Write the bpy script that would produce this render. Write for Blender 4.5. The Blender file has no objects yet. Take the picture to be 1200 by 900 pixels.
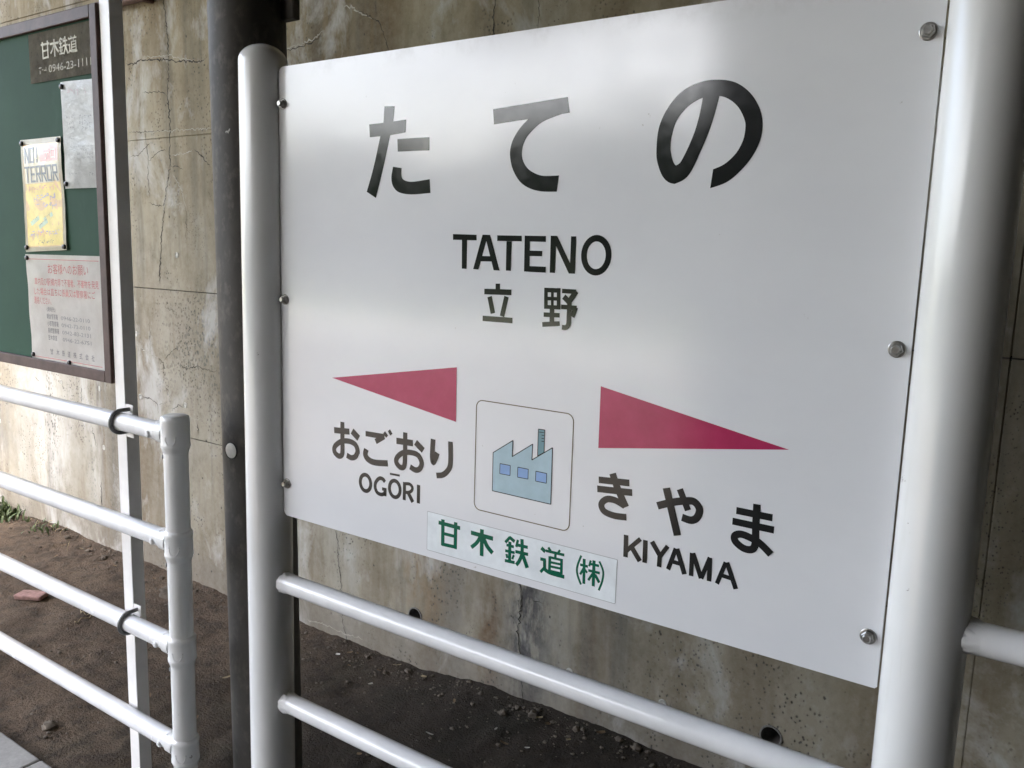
import bpy, bmesh, math, random
from mathutils import Vector, Matrix, noise
random.seed(7)
sc = bpy.context.scene
COL = sc.collection
R = math.radians

# ------------------------------------------------------------------ camera
# metres; x runs along the sign and the wall, y towards the wall, z up (0 = platform paving)
cam = bpy.data.objects.new('camera', bpy.data.cameras.new('camera'))
COL.objects.link(cam)
right = Vector((0.82174205, 0.56908207, 0.02975905))
up = Vector((-0.11089147, 0.10846474, 0.98789599))
back = Vector((0.55896609, -0.8150957, 0.15223638))
m = Matrix((right, up, back)).transposed().to_4x4()
m.translation = Vector((1.380, -1.1627, 1.515))
cam.matrix_world = m
cam.data.sensor_width = 36.0
cam.data.lens = 985.0 / 1200.0 * 36.0
cam.data.clip_start = 0.02
cam.data.clip_end = 2000.0
sc.camera = cam

# ------------------------------------------------------------------ sky, sun, exposure
SUN_EL, SUN_AZ = 55.0, 196.0        # azimuth: compass angle from +y towards +x the light comes from
w = bpy.data.worlds.new('World'); sc.world = w; w.use_nodes = True
nt = w.node_tree
sky = nt.nodes.new('ShaderNodeTexSky'); sky.sky_type = 'NISHITA'; sky.sun_disc = False
sky.sun_elevation = R(SUN_EL); sky.sun_rotation = R(SUN_AZ)
sky.air_density = 1.0; sky.dust_density = 4.8; sky.ozone_density = 0.6
bg = nt.nodes['Background']; bg.inputs['Strength'].default_value = 0.13
nt.links.new(sky.outputs[0], bg.inputs['Color'])
sd = Vector((math.sin(R(SUN_AZ)) * math.cos(R(SUN_EL)), math.cos(R(SUN_AZ)) * math.cos(R(SUN_EL)), math.sin(R(SUN_EL))))
sl = bpy.data.lights.new('sun', 'SUN'); sl.energy = 2.6; sl.angle = R(0.5); sl.color = (1.0, 0.95, 0.87)
so = bpy.data.objects.new('sun', sl); COL.objects.link(so)
so.rotation_euler = sd.to_track_quat('Z', 'Y').to_euler(); so.location = sd * 60
sc.view_settings.view_transform = 'Standard'; sc.view_settings.look = 'None'
sc.view_settings.gamma = 1.0; sc.view_settings.use_curve_mapping = False
sc.view_settings.exposure = 4.05
sc.render.engine = 'CYCLES'
sc.cycles.use_denoising = True
sc.cycles.max_bounces = 8; sc.cycles.diffuse_bounces = 5; sc.cycles.glossy_bounces = 4
sc.cycles.sample_clamp_indirect = 6.0
sc.cycles.caustics_reflective = False; sc.cycles.caustics_refractive = False

# ------------------------------------------------------------------ materials
def srgb(r, g, b):
    f = lambda c: (c / 255 / 12.92) if c / 255 <= 0.04045 else ((c / 255 + 0.055) / 1.055) ** 2.4
    return (f(r), f(g), f(b), 1.0)

class Mat:
    def __init__(s, name, color=(.5, .5, .5, 1), rough=.5, spec=.5, metal=0.0):
        s.m = bpy.data.materials.new(name); s.m.use_nodes = True
        s.t = s.m.node_tree; s.b = s.t.nodes['Principled BSDF']
        s.b.inputs['Base Color'].default_value = color; s.b.inputs['Roughness'].default_value = rough
        s.b.inputs['Specular IOR Level'].default_value = spec; s.b.inputs['Metallic'].default_value = metal
        s._co = None
    def n(s, t, **k):
        x = s.t.nodes.new(t)
        for a, v in k.items():
            if a.startswith('i_'):
                key = a[2:]; key = int(key) if key.isdigit() else key.replace('_', ' ')
                x.inputs[key].default_value = v
            else: setattr(x, a, v)
        return x
    def l(s, a, b): s.t.links.new(a, b); return s
    def co(s, scale=(1, 1, 1), loc=(0, 0, 0), world=True):
        if s._co is None: s._co = s.n('ShaderNodeNewGeometry') if world else s.n('ShaderNodeTexCoord')
        mp = s.n('ShaderNodeMapping'); mp.inputs['Scale'].default_value = scale; mp.inputs['Location'].default_value = loc
        s.l(s._co.outputs['Position' if world else 'Object'], mp.inputs[0]); return mp.outputs[0]
    def noise(s, scale, detail=4, rough=.55, vec=(1, 1, 1), loc=(0, 0, 0), dist=0.0):
        x = s.n('ShaderNodeTexNoise'); x.inputs['Scale'].default_value = scale; x.inputs['Detail'].default_value = detail
        x.inputs['Roughness'].default_value = rough; x.inputs['Distortion'].default_value = dist
        s.l(s.co(vec, loc), x.inputs['Vector']); return x.outputs[0]
    def voro(s, scale, feature='F1', vec=(1, 1, 1), loc=(0, 0, 0)):
        x = s.n('ShaderNodeTexVoronoi'); x.feature = feature; x.inputs['Scale'].default_value = scale
        s.l(s.co(vec, loc), x.inputs['Vector']); return x.outputs[0]
    def ramp(s, v, *stops):
        x = s.n('ShaderNodeValToRGB'); e = x.color_ramp.elements
        while len(e) < len(stops): e.new(.5)
        for q, (p, c) in zip(e, stops):
            q.position = p; q.color = c if not isinstance(c, (int, float)) else (c, c, c, 1)
        s.l(v, x.inputs[0]); return x.outputs[0]
    def mix(s, fac, a, b, mode='MIX'):
        x = s.n('ShaderNodeMix'); x.data_type = 'RGBA'; x.blend_type = mode
        for v, i in ((fac, 0), (a, 6), (b, 7)):
            if isinstance(v, (int, float, tuple)): x.inputs[i].default_value = v
            else: s.l(v, x.inputs[i])
        return x.outputs[2]
    def math(s, op, a, b=0.0):
        x = s.n('ShaderNodeMath'); x.operation = op
        for v, i in ((a, 0), (b, 1)):
            if isinstance(v, (int, float)): x.inputs[i].default_value = v
            else: s.l(v, x.inputs[i])
        return x.outputs[0]
    def xyz(s):
        x = s.n('ShaderNodeSeparateXYZ'); s.l(s.co(), x.inputs[0]); return x.outputs
    def color(s, c): s.l(c, s.b.inputs['Base Color']); return s
    def rough(s, c): s.l(c, s.b.inputs['Roughness']); return s
    def bump(s, h, strength=.3, dist=.002):
        x = s.n('ShaderNodeBump'); x.inputs['Strength'].default_value = strength; x.inputs['Distance'].default_value = dist
        s.l(h, x.inputs['Height'])
        prev = s.b.inputs['Normal'].links
        if prev: s.l(prev[0].from_socket, x.inputs['Normal'])
        s.l(x.outputs[0], s.b.inputs['Normal']); return s

def make_white_paint():
    k = Mat('white_gloss_paint', rough=.2)
    a = k.noise(5, 3)
    c = k.ramp(a, (.35, (.68, .68, .66, 1)), (.65, (.74, .74, .725, 1)))
    runs = k.ramp(k.noise(20, 5, .65, (1, 1, .10)), (.56, 0.0), (.72, .38)); c = k.mix(runs, c, (.52, .50, .44, 1))
    chips = k.ramp(k.noise(30, 5, .68), (.715, 0.0), (.725, .85))
    c = k.mix(chips, c, (.30, .28, .25, 1))
    k.color(c).rough(k.ramp(a, (.3, .16), (.7, .24)))
    k.bump(k.math('ADD', k.math('ADD', k.noise(45, 3, .5), k.math('MULTIPLY', runs, 1.5)), k.math('MULTIPLY', chips, -1.5)), .08, .002)
    return k.m
def make_rail_paint():
    k = Mat('rail_silver_white_paint', rough=.25)
    a = k.noise(14, 5); c = k.ramp(a, (.3, (.68, .68, .68, 1)), (.6, (.76, .76, .76, 1)))
    chips = k.ramp(k.noise(42, 5, .68), (.725, 0.0), (.735, .8))
    c = k.mix(chips, c, (.42, .41, .39, 1))
    k.color(c).rough(k.ramp(a, (.3, .17), (.7, .28)))
    k.bump(k.noise(60, 2, .5), .04, .002)
    return k.m
def make_panel():
    k = Mat('panel_white_enamel', rough=.12, spec=.36)
    a = k.noise(3, 5, .6, (1, 1, 1.6)); c = k.ramp(a, (.3, (.725, .73, .745, 1)), (.65, (.775, .78, .79, 1)))
    sp = k.ramp(k.noise(30, 5, .7), (.705, 0.0), (.73, .75))
    c = k.mix(sp, c, (.42, .40, .36, 1))
    z = k.xyz()[2]
    grime = k.math('MULTIPLY', k.ramp(k.noise(11, 6, .72, (1, 1, .8)), (.48, 0.0), (.70, 1.0)), .42)
    edge = k.n('ShaderNodeMapRange', i_1=1.835, i_2=1.868); k.l(z, edge.inputs[0])
    c = k.mix(k.math('MULTIPLY', grime, edge.outputs[0]), c, (.36, .34, .30, 1))
    k.color(c).rough(k.ramp(k.noise(18, 5, .65), (.3, .085), (.75, .18)))
    k.bump(k.noise(3.2, 3, .45, (.6, 1, 1.6)), .32, .004)
    return k.m
def make_vinyl(name, col, rough=.2):
    k = Mat(name, col, rough, .30)
    a = k.noise(22, 5, .65); k.color(k.ramp(a, (.3, col), (.8, tuple(min(1, v * 1.25 + .006) for v in col[:3]) + (1,))))
    k.rough(k.ramp(k.noise(60, 4, .6), (.35, rough * .45), (.75, rough * .8)))
    k.bump(k.noise(5, 2, .4), .10, .004)
    return k.m
def make_concrete_wall():
    k = Mat('aged_board_concrete', rough=.88, spec=.2)
    x, y, z = k.xyz()
    big = k.noise(1.1, 4, .6, (1, 1, .75), (3, 0, 0)); mid = k.noise(6, 5, .65); fine = k.noise(55, 3, .65)
    c = k.ramp(big, (.30, (.235, .20, .135, 1)), (.47, (.295, .27, .212, 1)), (.66, (.36, .345, .30, 1)))
    c = k.mix(k.math('MULTIPLY', k.ramp(mid, (.35, 0.0), (.7, 1.0)), .40), c, (.37, .335, .26, 1))
    mot = k.noise(13, 5, .7, (1, 1, .7), (7, 0, 2))
    c = k.mix(k.ramp(mot, (.50, 0.0), (.66, .65)), c, (.20, .175, .125, 1))
    c = k.mix(k.ramp(mot, (.32, .5), (.45, 0.0)), c, (.43, .42, .38, 1))
    # tan, grey and lime run-off in broad uneven vertical bands
    va = k.noise(3.4, 5, .62, (1, 1, .10), (5, 0, 0), .25); vb = k.noise(6, 5, .6, (1, 1, .085), (1.7, 0, 4), .3)
    c = k.mix(k.ramp(va, (.49, 0.0), (.64, .85)), c, (.155, .118, .072, 1))
    c = k.mix(k.ramp(vb, (.53, 0.0), (.68, .75)), c, (.115, .11, .098, 1))
    c = k.mix(k.ramp(va, (.33, .60), (.43, 0.0)), c, (.42, .41, .37, 1))
    # the named run-off tracks: lime white and black algae under the notice board, rust under the sign
    wob = k.math('MULTIPLY', k.math('SUBTRACT', mid, .5), .07)
    xw = k.math('ADD', x, wob); gn = k.noise(30, 4, .68, (1, 1, .35)); gb = k.noise(10, 4, .65, (1, 1, .35), (3, 0, 3))
    g1 = k.ramp(gn, (.42, 0.0), (.58, 1.0)); g2 = k.ramp(gb, (.36, 0.0), (.60, 1.0))
    g3 = k.ramp(k.math('ADD', k.voro(62, 'F1', (1, 1, .75), (2, 3, 1)), k.math('MULTIPLY', k.math('SUBTRACT', gn, .45), 1.1)), (.30, 1.0), (.42, .10))
    def track(x0, half, z0, z1, col, amt, g):
        nonlocal c
        d = k.math('ABSOLUTE', k.math('SUBTRACT', xw, x0))
        a = k.n('ShaderNodeMapRange', i_1=half, i_2=half * .25); k.l(d, a.inputs[0])
        b = k.n('ShaderNodeMapRange', i_1=z1, i_2=z1 - .25); k.l(z, b.inputs[0])
        e = k.n('ShaderNodeMapRange', i_1=z0, i_2=z0 + .2); k.l(z, e.inputs[0])
        f = k.math('MULTIPLY', k.math('MULTIPLY', a.outputs[0], b.outputs[0]), e.outputs[0])
        c = k.mix(k.math('MULTIPLY', k.math('MULTIPLY', f, g), amt), c, col)
    track(-3.08, .26, .10, 1.4, (.56, .55, .51, 1), .9, g2)
    track(-3.07, .09, .15, .98, (.07, .075, .07, 1), .95, g3)
    track(-2.64, .06, .08, .75, (.55, .54, .50, 1), .85, g2)
    track(-2.69, .04, .12, .72, (.16, .16, .15, 1), .8, g3)
    track(-3.6, .22, .2, .75, (.19, .195, .19, 1), .6, g2)
    track(-2.05, .10, 1.27, 1.75, (.12, .11, .09, 1), .75, g2)
    track(-1.80, .45, .72, 1.40, (.10, .095, .08, 1), .75, k.math('MULTIPLY', g3, g2))
    track(-1.92, .20, .85, 1.38, (.13, .125, .11, 1), .75, g3)
    track(-1.68, .13, .95, 1.38, (.10, .105, .10, 1), .85, g3)
    track(-2.02, .22, .95, 1.45, (.27, .235, .19, 1), .7, g2)
    track(-.20, .08, -.3, .9, (.14, .092, .05, 1), .95, g2)
    track(-.05, .11, -.3, .9, (.075, .073, .078, 1), .95, g1)
    track(.0, .20, -.4, .42, (.10, .098, .10, 1), .8, g2)
    track(-.50, .16, .1, .9, (.30, .20, .11, 1), .45, g1)
    track(-.34, .10, -.2, .9, (.21, .20, .18, 1), .55, g2)
    # damp splash line with a ragged upper rim
    d = k.math('ADD', z, k.math('ADD', k.math('MULTIPLY', k.math('SUBTRACT', mid, .5), .20), k.math('MULTIPLY', k.math('SUBTRACT', big, .5), .3)))
    e = k.n('ShaderNodeMapRange', i_1=.21, i_2=.07); k.l(d, e.inputs[0])
    c = k.mix(k.math('MULTIPLY', e.outputs[0], .62), c, (.17, .15, .125, 1))
    # bug holes
    def holes(scale, thr, mask, loc):
        v = k.math('ADD', k.voro(scale, 'F1', (1, 1, .8), loc), k.math('MULTIPLY', k.math('SUBTRACT', fine, .5), .35))
        return k.math('MULTIPLY', k.ramp(v, (thr * .55, 1.0), (thr, 0.0)), mask)
    mk = k.noise(2.6, 4, .6, (1, 1, .6), (4, 2, 1))
    cl = k.math('MULTIPLY', k.ramp(mk, (.46, 0.0), (.55, 1.0)), k.ramp(gb, (.46, 0.0), (.54, 1.0)))
    h = k.math('MAXIMUM', holes(78, .30, cl, (4, 2, 1)), holes(120, .27, k.math('MULTIPLY', k.ramp(mk, (.38, 1.0), (.47, 0.0)), k.ramp(gb, (.42, 1.0), (.50, 0.0))), (8, 1, 3)))
    h = k.math('MAXIMUM', h, holes(17, .055, 1.0, (1, 5, 2)))
    c = k.mix(k.math('MULTIPLY', h, .85), c, (.06, .055, .05, 1))
    c = k.mix(k.math('MULTIPLY', k.ramp(fine, (.3, 0.0), (.8, 1.0)), .25), c, (.43, .41, .36, 1))
    zg = k.n('ShaderNodeMapRange', i_1=2.0, i_2=.75); k.l(k.math('ADD', z, k.math('MULTIPLY', k.math('SUBTRACT', big, .5), 1.2)), zg.inputs[0])
    c = k.mix(1.0, c, k.mix(zg.outputs[0], (.80, .75, .63, 1), (.86, .855, .835, 1)), 'MULTIPLY')
    wp = k.ramp(k.noise(3.1, 6, .68, (1, 1, .55), (12, 0, 6), .4), (.53, 0.0), (.64, .70)); c = k.mix(wp, c, (.44, .435, .405, 1))
    k.color(c)
    k.bump(k.math('SUBTRACT', k.math('ADD', k.math('MULTIPLY', fine, .35), k.math('MULTIPLY', mot, .8)), h), .6, .005)
    return k.m
def make_plain_concrete(name, lo, hi, sc=4):
    k = Mat(name, rough=.85, spec=.3)
    a = k.noise(sc, 6, .62); f = k.noise(sc * 22, 4, .6)
    c = k.mix(k.math('MULTIPLY', k.ramp(f, (.35, 0.0), (.7, 1.0)), .35), k.ramp(a, (.3, lo), (.7, hi)), tuple(v * .6 for v in lo[:3]) + (1,))
    k.color(c).bump(f, .3, .002)
    return k.m
def make_dirt():
    k = Mat('packed_dirt', rough=.95, spec=.15)
    a = k.noise(2.2, 6, .65); b = k.noise(14, 6, .68); f = k.noise(120, 4, .65)
    c = k.ramp(a, (.30, (.078, .056, .038, 1)), (.50, (.122, .089, .061, 1)), (.72, (.180, .134, .092, 1)))
    c = k.mix(k.ramp(b, (.46, 0.0), (.62, .65)), c, (.040, .031, .023, 1))
    c = k.mix(k.ramp(k.noise(50, 5, .7), (.60, 0.0), (.74, .6)), c, (.19, .15, .11, 1))
    c = k.mix(k.ramp(f, (.40, 0.0), (.72, .55)), c, (.035, .028, .022, 1))
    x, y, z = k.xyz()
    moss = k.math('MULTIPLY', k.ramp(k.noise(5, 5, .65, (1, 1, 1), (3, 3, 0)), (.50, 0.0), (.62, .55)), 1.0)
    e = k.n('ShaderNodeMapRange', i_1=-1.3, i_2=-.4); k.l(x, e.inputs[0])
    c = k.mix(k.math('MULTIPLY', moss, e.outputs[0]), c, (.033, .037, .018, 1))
    c = k.mix(k.math('MULTIPLY', e.outputs[0], .82), c, (.026, .022, .017, 1))  # soil colour darkened under the sign to cut bounced light
    k.color(c).bump(k.math('ADD', b, k.math('MULTIPLY', f, .5)), 1.0, .025)
    return k.m
def make_pole():
    k = Mat('dark_steel_paint', rough=.62, spec=.3)
    a = k.noise(5, 6, .65, (1, 1, .5)); c = k.ramp(a, (.35, (.042, .038, .033, 1)), (.65, (.082, .075, .066, 1)))
    c = k.mix(k.ramp(k.noise(40, 5, .65, (1, 1, .6)), (.52, 0.0), (.70, .35)), c, (.17, .15, .125, 1))
    c = k.mix(k.ramp(k.noise(17, 4, .55), (.735, 0.0), (.75, .8)), c, (.55, .54, .50, 1))
    k.color(c).bump(k.noise(90, 3), .2, .001); return k.m
def make_simple(name, col, rough=.5, spec=.4, metal=0.0, var=.25, sc=18, bump=.0):
    k = Mat(name, col, rough, spec, metal)
    dk = tuple(v * (1 - var) for v in col[:3]) + (1,); lt = tuple(min(1, v * (1 + var)) for v in col[:3]) + (1,)
    k.color(k.ramp(k.noise(sc, 5, .65), (.3, dk), (.7, lt)))
    if bump: k.bump(k.noise(sc * 4, 4, .6), bump, .002)
    return k.m
def make_board_green():
    k = Mat('green_board_felt', rough=.75, spec=.2)
    a = k.noise(4, 5, .6); c = k.ramp(a, (.3, (.014, .050, .029, 1)), (.7, (.022, .068, .040, 1)))
    c = k.mix(k.ramp(k.noise(7, 5, .6, (1, 1, .6), (2, 0, 1)), (.60, 0.0), (.75, .35)), c, (.055, .11, .08, 1))
    k.color(c).bump(k.noise(300, 2), .15, .001); return k.m
def make_plaque():
    k = Mat('weathered_plaque', rough=.75, spec=.2)
    a = k.noise(22, 6, .7); c = k.ramp(a, (.3, (.105, .092, .06, 1)), (.65, (.205, .182, .128, 1)))
    c = k.mix(k.ramp(k.noise(60, 5, .7), (.60, 0.0), (.70, .8)), c, (.045, .035, .03, 1))
    k.color(c).bump(a, .3, .002); return k.m
def make_film(name, base, stain):
    k = Mat(name, rough=.22, spec=.5)
    a = k.noise(16, 6, .65); c = k.ramp(a, (.35, base), (.75, stain))
    k.color(c).bump(k.noise(22, 4, .55, (1, 1, 1.4)), .35, .006); return k.m

M = dict(asphalt=make_plain_concrete('worn_asphalt', (.035, .034, .032, 1), (.055, .053, .05, 1), 6), trackstone=make_plain_concrete('rusty_ballast', (.06, .05, .04, 1), (.11, .095, .08, 1), 3), white=make_white_paint(), rail=make_rail_paint(), panel=make_panel(), wall=make_concrete_wall(), dirt=make_dirt(), pole=make_pole(),
    black=make_vinyl('black_vinyl', (.010, .011, .011, 1), .20), green=make_vinyl('green_vinyl', (.003, .098, .052, 1), .25),
    crimson=make_vinyl('crimson_vinyl', (.365, .026, .088, 1), .25), sticker=make_vinyl('pale_sticker_film', (.72, .755, .765, 1), .2),
    skyblue=make_vinyl('pale_blue_print', (.34, .475, .535, 1), .25), teal=make_vinyl('teal_print', (.115, .245, .285, 1), .25), winblue=make_vinyl('blue_print', (.205, .345, .60, 1), .25),
    olive=make_vinyl('brown_print_line', (.13, .105, .06, 1), .3),
    steel=make_simple('stainless_steel', (.33, .32, .30, 1), .36, .5, 1.0, .3, 60), dullsteel=make_simple('galvanised_steel', (.22, .22, .215, 1), .5, .5, .7, .3, 60),
    dark_rim=make_simple('dark_sealant', (.03, .03, .03, 1), .8), tabsteel=make_simple('grey_primer', (.35, .35, .34, 1), .5),
    beam=make_simple('cream_painted_angle', (.80, .78, .75, 1), .4, .4, 0, .08, 9, .1), frame=make_simple('brown_anodised_frame', (.080, .049, .042, 1), .55, .2, 0, .35, 14, .1),
    felt=make_board_green(), plaque=make_plaque(), plaquetext=make_simple('worn_cream_paint', (.45, .43, .32, 1), .6, .4, 0, .35, 60),
    film=make_film('clouded_film', (.70, .675, .635, 1), (.84, .82, .79, 1)), film2=make_film('grey_film', (.56, .56, .55, 1), (.74, .74, .725, 1)), filmy=make_film('cream_film', (.70, .64, .50, 1), (.80, .77, .68, 1)),
    p_yellow=make_simple('faded_yellow_print', (.74, .60, .19, 1), .3, .5, 0, .2, 30), p_orange=make_simple('faded_orange_print', (.66, .45, .22, 1), .3, .5, 0, .2, 30), p_slate=make_simple('faded_slate_print', (.15, .175, .21, 1), .35, .5, 0, .3, 40),
    p_red=make_simple('faded_red_print', (.66, .30, .30, 1), .3, .5, 0, .25, 40), p_notice_red=make_simple('red_ink', (.52, .12, .12, 1), .4, .5, 0, .3, 60), p_violet=make_simple('faded_violet_print', (.42, .37, .60, 1), .35, .5, 0, .3, 40),
    p_ink=make_simple('dark_ink', (.10, .10, .115, 1), .4, .5, 0, .3, 60), p_pale=make_simple('pale_print', (.80, .78, .72, 1), .3), p_mint=make_simple('faded_mint_print', (.50, .64, .50, 1), .3), p_greyink=make_simple('grey_ink', (.27, .27, .28, 1), .4, .5, 0, .3, 60), p_pinkink=make_simple('pink_ink', (.52, .30, .34, 1), .4),
    pin=make_simple('black_plastic', (.012, .010, .010, 1), .35), crackd=make_simple('crack_shadow', (.055, .05, .042, 1), .95, .1, 0, .5, 60), crackw=make_simple('lime_deposit', (.34, .325, .275, 1), .9, .1, 0, .25, 40),
    pvc=make_simple('grey_pvc', (.16, .155, .145, 1), .6), hole=make_simple('hole_dark', (.012, .011, .010, 1), .9), plug=make_simple('mortar_plug', (.44, .43, .39, 1), .9, .2, 0, .25, 50, .3),
    paver=make_plain_concrete('platform_concrete', (.24, .235, .22, 1), (.36, .355, .335, 1)), soffit=make_plain_concrete('soffit_concrete', (.09, .086, .078, 1), (.14, .134, .122, 1), 1.2),
    blocker_grey=make_plain_concrete('dark_blocker_concrete', (.04, .038, .034, 1), (.07, .066, .06, 1), 1.2),  # kept dark so the pier and end block bounce little light
    ballast=make_plain_concrete('pale_gravel', (.20, .195, .17, 1), (.30, .29, .26, 1), .6), grass=make_plain_concrete('meadow_grass', (.075, .115, .03, 1), (.15, .20, .06, 1), .3),
    leaf=make_simple('leaf_green', (.055, .10, .028, 1), .6, .3, 0, .4, 9), weed=make_simple('weed_green', (.07, .10, .038, 1), .6, .3, 0, .35, 12), straw=make_simple('dry_straw', (.36, .29, .17, 1), .8), stone=make_simple('grey_stone', (.105, .088, .068, 1), .9, .2, 0, .4, 40, .4), brick=make_simple('faded_red_brick', (.27, .165, .145, 1), .9, .2, 0, .35, 40, .4), scrap=make_simple('white_scrap', (.62, .60, .55, 1), .7), deadleaf=make_simple('dead_leaf', (.20, .135, .075, 1), .8))

# ------------------------------------------------------------------ mesh helpers
def link(name, me, mat=None, parent=None):
    o = bpy.data.objects.new(name, me); COL.objects.link(o)
    if mat is not None: me.materials.append(mat)
    if parent is not None: o.parent = parent
    return o
def obj(name, bm, mat=None, parent=None, smooth=False, angle=None):
    me = bpy.data.meshes.new(name)
    bmesh.ops.recalc_face_normals(bm, faces=bm.faces); bm.to_mesh(me); bm.free()
    if smooth:
        for p in me.polygons: p.use_smooth = True
        if angle: me.set_sharp_from_angle(angle=R(angle))
    return link(name, me, mat, parent)
def tag(o, label, cat, group=None):
    o['label'] = label; o['category'] = cat
    if group: o['group'] = group
    return o
def thing(name, label, cat, loc=(0, 0, 0), group=None):
    # the Empty stands at the thing's base; parts are modelled in world metres, so undo the offset on the children
    o = bpy.data.objects.new(name, None); COL.objects.link(o); o.empty_display_size = .1
    return tag(o, label, cat, group)
def box(bm, x0, x1, y0, y1, z0, z1, bev=0.0, seg=2):
    b = bmesh.new(); bmesh.ops.create_cube(b, size=1)
    bmesh.ops.scale(b, vec=(x1 - x0, y1 - y0, z1 - z0), verts=b.verts)
    bmesh.ops.translate(b, vec=((x0 + x1) / 2, (y0 + y1) / 2, (z0 + z1) / 2), verts=b.verts)
    if bev: bmesh.ops.bevel(b, geom=b.edges[:], offset=bev, segments=seg, affect='EDGES', profile=.5)
    merge(bm, b)
def merge(bm, b):
    t = bpy.data.meshes.new('tmp'); b.to_mesh(t); b.free(); bm.from_mesh(t); bpy.data.meshes.remove(t)
def frame_of(d):
    d = Vector(d).normalized(); u = d.orthogonal().normalized(); return u, d.cross(u)
def lathe(bm, p0, axis, prof, seg=32, cap0=True, cap1=True):
    """revolve (radius, distance along axis) pairs about a line"""
    p0 = Vector(p0); a = Vector(axis).normalized(); u, v = frame_of(a); rings = []
    for r, h in prof:
        rings.append([bm.verts.new(p0 + a * h + (u * math.cos(t) + v * math.sin(t)) * r) for t in (2 * math.pi * i / seg for i in range(seg))])
    for A, B in zip(rings, rings[1:]):
        for i in range(seg): bm.faces.new((A[i], A[(i + 1) % seg], B[(i + 1) % seg], B[i]))
    if cap0: bm.faces.new(rings[0])
    if cap1: bm.faces.new(rings[-1])
def tube_path(bm, pts, r, seg=12, caps=True):
    pts = [Vector(p) for p in pts]; rings = []
    t0 = (pts[1] - pts[0]).normalized(); u = t0.orthogonal().normalized()
    for i, p in enumerate(pts):
        t = (pts[min(i + 1, len(pts) - 1)] - pts[max(i - 1, 0)]).normalized()
        u = (u - t * u.dot(t)).normalized(); v = t.cross(u)
        rings.append([bm.verts.new(p + (u * math.cos(a) + v * math.sin(a)) * r) for a in (2 * math.pi * k / seg for k in range(seg))])
    for A, B in zip(rings, rings[1:]):
        for i in range(seg): bm.faces.new((A[i], A[(i + 1) % seg], B[(i + 1) % seg], B[i]))
    if caps: bm.faces.new(rings[0]); bm.faces.new(rings[-1])
def catmull(pts, n=6, closed=False):
    out = []; N = len(pts)
    if N < 3 and not closed: return pts
    g = lambda i: pts[i % N] if closed else pts[max(0, min(N - 1, i))]
    for i in range(N if closed else N - 1):
        a, b, c, d = g(i - 1), g(i), g(i + 1), g(i + 2)
        for k in range(n):
            t = k / n; out.append(tuple(.5 * (2 * b[j] + (c[j] - a[j]) * t + (2 * a[j] - 5 * b[j] + 4 * c[j] - d[j]) * t * t + (3 * b[j] - a[j] - 3 * c[j] + d[j]) * t ** 3) for j in range(2)))
    if not closed: out.append(tuple(pts[-1]))
    return out
def strip(pts, w, closed=False):
    """the two edges of a flat band of width w about a 2-D line"""
    A, B = [], []; N = len(pts)
    for i in range(N):
        if closed: p, q = pts[i - 1], pts[(i + 1) % N]
        else: p, q = pts[max(i - 1, 0)], pts[min(i + 1, N - 1)]
        tx, ty = q[0] - p[0], q[1] - p[1]; L = math.hypot(tx, ty) or 1
        nx, ny = -ty / L * w / 2, tx / L * w / 2
        if 0 < i < N - 1 or closed:     # mitre
            a = (pts[i][0] - p[0], pts[i][1] - p[1]); la = math.hypot(*a) or 1
            cs = abs((-a[1] * nx + a[0] * ny) / (la * w / 2)) if w else 1
            kf = 1 / max(cs, .6); nx *= kf; ny *= kf
        A.append((pts[i][0] + nx, pts[i][1] + ny)); B.append((pts[i][0] - nx, pts[i][1] - ny))
    if closed: A.append(A[0]); B.append(B[0])
    return A, B
def sheet(bm, outline_pairs, place, thick):
    """a thin raised band: front face plus its sides; place(x, z, lift) -> point"""
    A, B = outline_pairs
    fa = [bm.verts.new(place(*p, thick)) for p in A]; fb = [bm.verts.new(place(*p, thick)) for p in B]
    ba = [bm.verts.new(place(*p, 0)) for p in A]; bb = [bm.verts.new(place(*p, 0)) for p in B]
    for i in range(len(A) - 1):
        for q in ((fa[i], fa[i + 1], fb[i + 1], fb[i]), (fa[i], fa[i + 1], ba[i + 1], ba[i]), (fb[i], fb[i + 1], bb[i + 1], bb[i])): bm.faces.new(q)
    for i in (0, -1): bm.faces.new((fa[i], fb[i], bb[i], ba[i]))
def plate(bm, pts, place, thick):
    f = [bm.verts.new(place(*p, thick)) for p in pts]; b = [bm.verts.new(place(*p, 0)) for p in pts]
    bm.faces.new(f)
    for i in range(len(pts)): j = (i + 1) % len(pts); bm.faces.new((f[i], f[j], b[j], b[i]))
def glyph(bm, strokes, place, thick=.00022, step=.00003):
    for n, (kind, wd, pts) in enumerate(strokes):
        t = thick + step * n
        if kind == 'P': plate(bm, pts, place, t)
        elif kind == 'Q':
            A, B = pts[0::2], pts[1::2]
            sheet(bm, (catmull(A, 5), catmull(B, 5)), place, t)
        elif kind == 'S': sheet(bm, strip(pts, wd), place, t)
        elif kind == 'C':      # long bends may cross themselves: lay them in short overlapping lengths, each a hair higher
            A, B = strip(catmull(pts, 6), wd); q = 7
            for i in range(0, len(A) - 1, q): sheet(bm, (A[i:i + q + 1], B[i:i + q + 1]), place, t + .000012 * (i // q))
        elif kind == 'O':
            (cx, cy), (rx, ry) = pts
            sheet(bm, strip([(cx + rx * math.cos(a * math.pi / 20), cy + ry * math.sin(a * math.pi / 20)) for a in range(40)], wd, True), place, t)
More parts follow.
